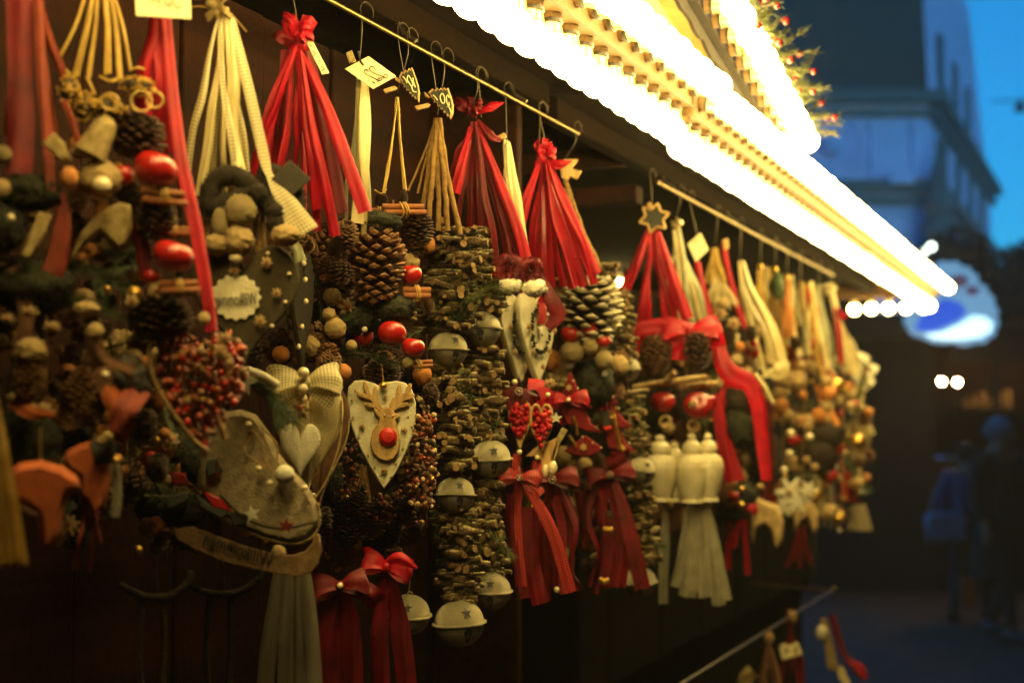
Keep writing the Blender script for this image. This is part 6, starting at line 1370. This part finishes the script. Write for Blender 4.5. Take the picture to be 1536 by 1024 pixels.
# --- people (continuous skin bodies)
def figure(name, label, px, py_feet, hgt, coatm, hairm, facing, stride=.16, skirt=False, arm=(.0, .0), legm='trousers', hold=None, z=0):
    base = Gd(px, py_feet); t = thing(name, label, 'person', base, facing)
    s = hgt / 1.70
    J = {'pel': (0, 0, .95), 'spine': (0, .02, 1.15), 'chest': (0, .02, 1.33), 'neck': (0, .0, 1.47), 'head': (0, -.02, 1.58), 'crown': (0, -.01, 1.68),
         'lh': (-.10, 0, .90), 'lk': (-.11, -.03 - stride * .5, .50), 'la': (-.11, .02 - stride, .085), 'lt': (-.12, -.16 - stride, .035),
         'rh': (.10, 0, .90), 'rk': (.11, -.02 + stride * .2, .50), 'ra': (.11, .04 + stride, .085), 'rt': (.12, -.13 + stride, .035),
         'ls': (-.19, .02, 1.40), 'le': (-.25, .04, 1.13), 'lw': (-.24, -.06 - arm[0], .90), 'rs': (.19, .02, 1.40), 're': (.25, .04, 1.13), 'rw': (.24, -.06 - arm[1], .90)}
    rad = {'pel': (.165, .12), 'spine': (.15, .115), 'chest': (.175, .12), 'neck': (.06, .06), 'head': (.078, .095), 'crown': (.05, .06), 'lh': (.095, .095), 'lk': (.062, .062), 'la': (.042, .042), 'lt': (.035, .03), 'ls': (.075, .07), 'le': (.055, .055), 'lw': (.038, .038)}
    for a in 'hkatsew':
        if 'r' + a in J: rad['r' + a] = rad['l' + a]
    keys = list(J); ed = [('pel', 'spine'), ('spine', 'chest'), ('chest', 'neck'), ('neck', 'head'), ('head', 'crown'), ('pel', 'lh'), ('lh', 'lk'), ('lk', 'la'), ('la', 'lt'), ('pel', 'rh'), ('rh', 'rk'), ('rk', 'ra'), ('ra', 'rt'), ('chest', 'ls'), ('ls', 'le'), ('le', 'lw'), ('chest', 'rs'), ('rs', 're'), ('re', 'rw')]
    def skinmesh(nm, ks, es, m, fat=1.0, parent=t, root='pel', extra=None):
        me = bpy.data.meshes.new(nm); P = dict(J); P.update(extra or {})
        me.from_pydata([V(P[k]) * s for k in ks], [(ks.index(a), ks.index(b)) for a, b in es], [])
        ob = bpy.data.objects.new(nm, me); COL.objects.link(ob); ob.parent = parent
        sk_ = ob.modifiers.new('skin', 'SKIN'); 
        lay = me.skin_vertices[0].data if me.skin_vertices else None
        if lay is None:
            bpy.context.view_layer.update()
        for i, k in enumerate(ks):
            r = rad.get(k, (.02, .02)); f = fat if k not in ('head', 'crown', 'neck') else 1
            me.skin_vertices[0].data[i].radius = (r[0] * f * s, r[1] * f * s); me.skin_vertices[0].data[i].use_root = (k == root)
        sb = ob.modifiers.new('sub', 'SUBSURF'); sb.levels = 2; sb.render_levels = 2
        me.materials.append(MATS[m]); return ob
    # hands: five short finger chains off each wrist
    fk = []; fe = []; ex = {}
    for sd, w_ in (('l', 'lw'), ('r', 'rw')):
        wv = V(J[w_]); pm = sd + 'palm'; ex[pm] = wv + V((0, -.01, -.07)); rad[pm] = (.030, .018); fk.append(pm); fe.append((w_, pm))
        for q in range(5):
            a = '%sf%d' % (sd, q); b = a + 'b'; y = -.03 + .02 * q
            if q == 0: p1 = wv + V((0, -.045, -.06)); p2 = wv + V((.01 if sd == 'l' else -.01, -.06, -.095))
            else: p1 = ex[pm] + V((0, y - .01, -.04)); p2 = ex[pm] + V((.012 if sd == 'l' else -.012, y - .012, -.075 - .008 * (q in (2, 3))))
            ex[a] = p1; ex[b] = p2; rad[a] = rad[b] = (.009, .009); fk += [a, b]; fe += [(pm, a), (a, b)]
    body = skinmesh('body', keys + fk, ed + fe, 'skin', 1, extra=ex)
    ck = ['pel', 'spine', 'chest', 'ls', 'le', 'lw', 'rs', 're', 'rw']
    skinmesh('jacket', ck, [e for e in ed if e[0] in ck and e[1] in ck], coatm, 1.20)
    lk = ['pel', 'lh', 'lk', 'la', 'rh', 'rk', 'ra']
    skinmesh('trousers', lk, [e for e in ed if e[0] in lk and e[1] in lk], legm, 1.14)
    for sd in 'lr':
        mb = MB(); a, b = V(J[sd + 'a']) * s, V(J[sd + 't']) * s; mb.tube([a + V((0, .06, -.03)) * s, a + V((0, 0, -.02)) * s, b + V((0, .03, .008)), b + V((0, -.03, .0))], [.045 * s, .058 * s, .050 * s, .03 * s], 10); mb.build('shoe', 'shoe', t)
    if skirt:
        mb = MB(); mb.lathe([(.17 * s, 1.30 * s), (.20 * s, 1.08 * s), (.215 * s, .9 * s), (.25 * s, .66 * s), (.27 * s, .48 * s), (.255 * s, .475 * s), (.15 * s, .7 * s)], 22, 0, (0, .01, 0), Matrix.Diagonal((1, .78, 1))); mb.build('coat_skirt', coatm, t)
    mb = MB(); hd_ = V(J['head']) * s
    mb.ball(hd_ + V((0, .025, .045)) * s, (.098 * s, .108 * s, .105 * s), 18, 12, 0, .10, 5); rg = random.Random(px)
    for i in range(500):
        a = rg.uniform(0, 2 * pi); b = rg.uniform(-.1, 1); d = V((cos(a) * sqrt(max(0, 1 - b * b)), sin(a) * sqrt(max(0, 1 - b * b)), b))
        if d.y < -.45 and d.z < .55: continue
        p0 = hd_ + V((0, .025, .045)) * s + V((d.x * .095, d.y * .105, d.z * .10)) * s; mb.spike(p0, p0 + (d * .5 + V((0, .3, -.9))).normalized() * .05 * s, .006 * s)
    mb.build('hair', hairm, t)
    mb = MB()
    mb.ball(hd_ + V((0, -.105, -.005)) * s, (.014 * s, .022 * s, .022 * s), 8, 6); mb.build('nose', 'skin', body)
    for sd in (-1, 1):
        mb = MB(); mb.ball(hd_ + V((sd * .034, -.088, .02)) * s, .011 * s, 8, 6); mb.build('eye', 'shoe', body)
        mb = MB(); mb.ball(hd_ + V((sd * .088, .0, .0)) * s, (.012 * s, .022 * s, .034 * s), 8, 6); mb.build('ear', 'skin', body)
    mb = MB(); mb.ball(hd_ + V((0, -.092, -.048)) * s, (.026 * s, .008 * s, .006 * s), 8, 6); mb.build('mouth', 'redfelt', body)
    return t
pa = figure('person', 'person in a long dark brown coat walking at the edge of the lane', 1506, 958, 1.62, 'coat', 'greyhair', YAW + .5, .2, True)
pb = figure('person', 'person in a blue jacket with a pale bag walking beyond the dark coat', 1456, 930, 1.42, 'bluejacket', 'darkhair', YAW + 2.6, .2)
# pale bag held by the second person, orange bag held by the first
b0 = pb.location + V((-.18 * cos(YAW), -.18 * sin(YAW) - .1, .76))
bg_ = thing('shoulder_bag', 'pale cloth shoulder bag hanging at the hip of the blue jacket', 'bag', b0, YAW)
mb = MB(); mb.prism([(-.15, -.12), (.15, -.12), (.17, .08), (.13, .12), (-.13, .12), (-.17, .08)], -.05, .05, .03); mb.build('bag_body', 'palecloth', bg_); mb = MB(); mb.tube(spline([(-.13, 0, .1), (-.06, 0, .32), (.06, 0, .46), (.10, 0, .3), (.13, 0, .1)], 14), .012, 6); mb.build('strap', 'palecloth', bg_)
b1 = pa.location + V((-.26 * cos(YAW), -.26 * sin(YAW), .36))
bg2 = thing('paper_bag', 'small orange paper bag carried low beside the dark coat', 'bag', b1, YAW)
mb = MB(); mb.prism([(-.05, -.13), (.05, -.13), (.06, .1), (-.06, .1)], -.03, .03, .006); mb.build('bag_body', 'orangefelt', bg2)
mb = MB(); mb.tube(spline([(-.04, 0, .1), (-.03, 0, .3), (0, 0, .42), (.03, 0, .3), (.04, 0, .1)], 12), .004, 5); mb.build('handle', 'jute', bg2)
hz = MB(); hz.boxw((-75, -16, -1), (14, 104, 44)); hm = bpy.data.materials.new('haze'); hm.use_nodes = True; hn = hm.node_tree
hn.nodes.remove(hn.nodes['Principled BSDF']); pv = hn.nodes.new('ShaderNodeVolumePrincipled'); pv.inputs['Color'].default_value = (.9, .92, .9, 1); pv.inputs['Density'].default_value = HAZE; pv.inputs['Anisotropy'].default_value = .0
hn.links.new(pv.outputs[0], hn.nodes['Material Output'].inputs['Volume']); MATS['haze'] = hm
ho = hz.build('haze', 'haze'); tag(ho, kind='stuff')
print('bulbs', NB[0], 'objects', len(bpy.data.objects), 'verts', sum(len(m.vertices) for m in bpy.data.meshes))
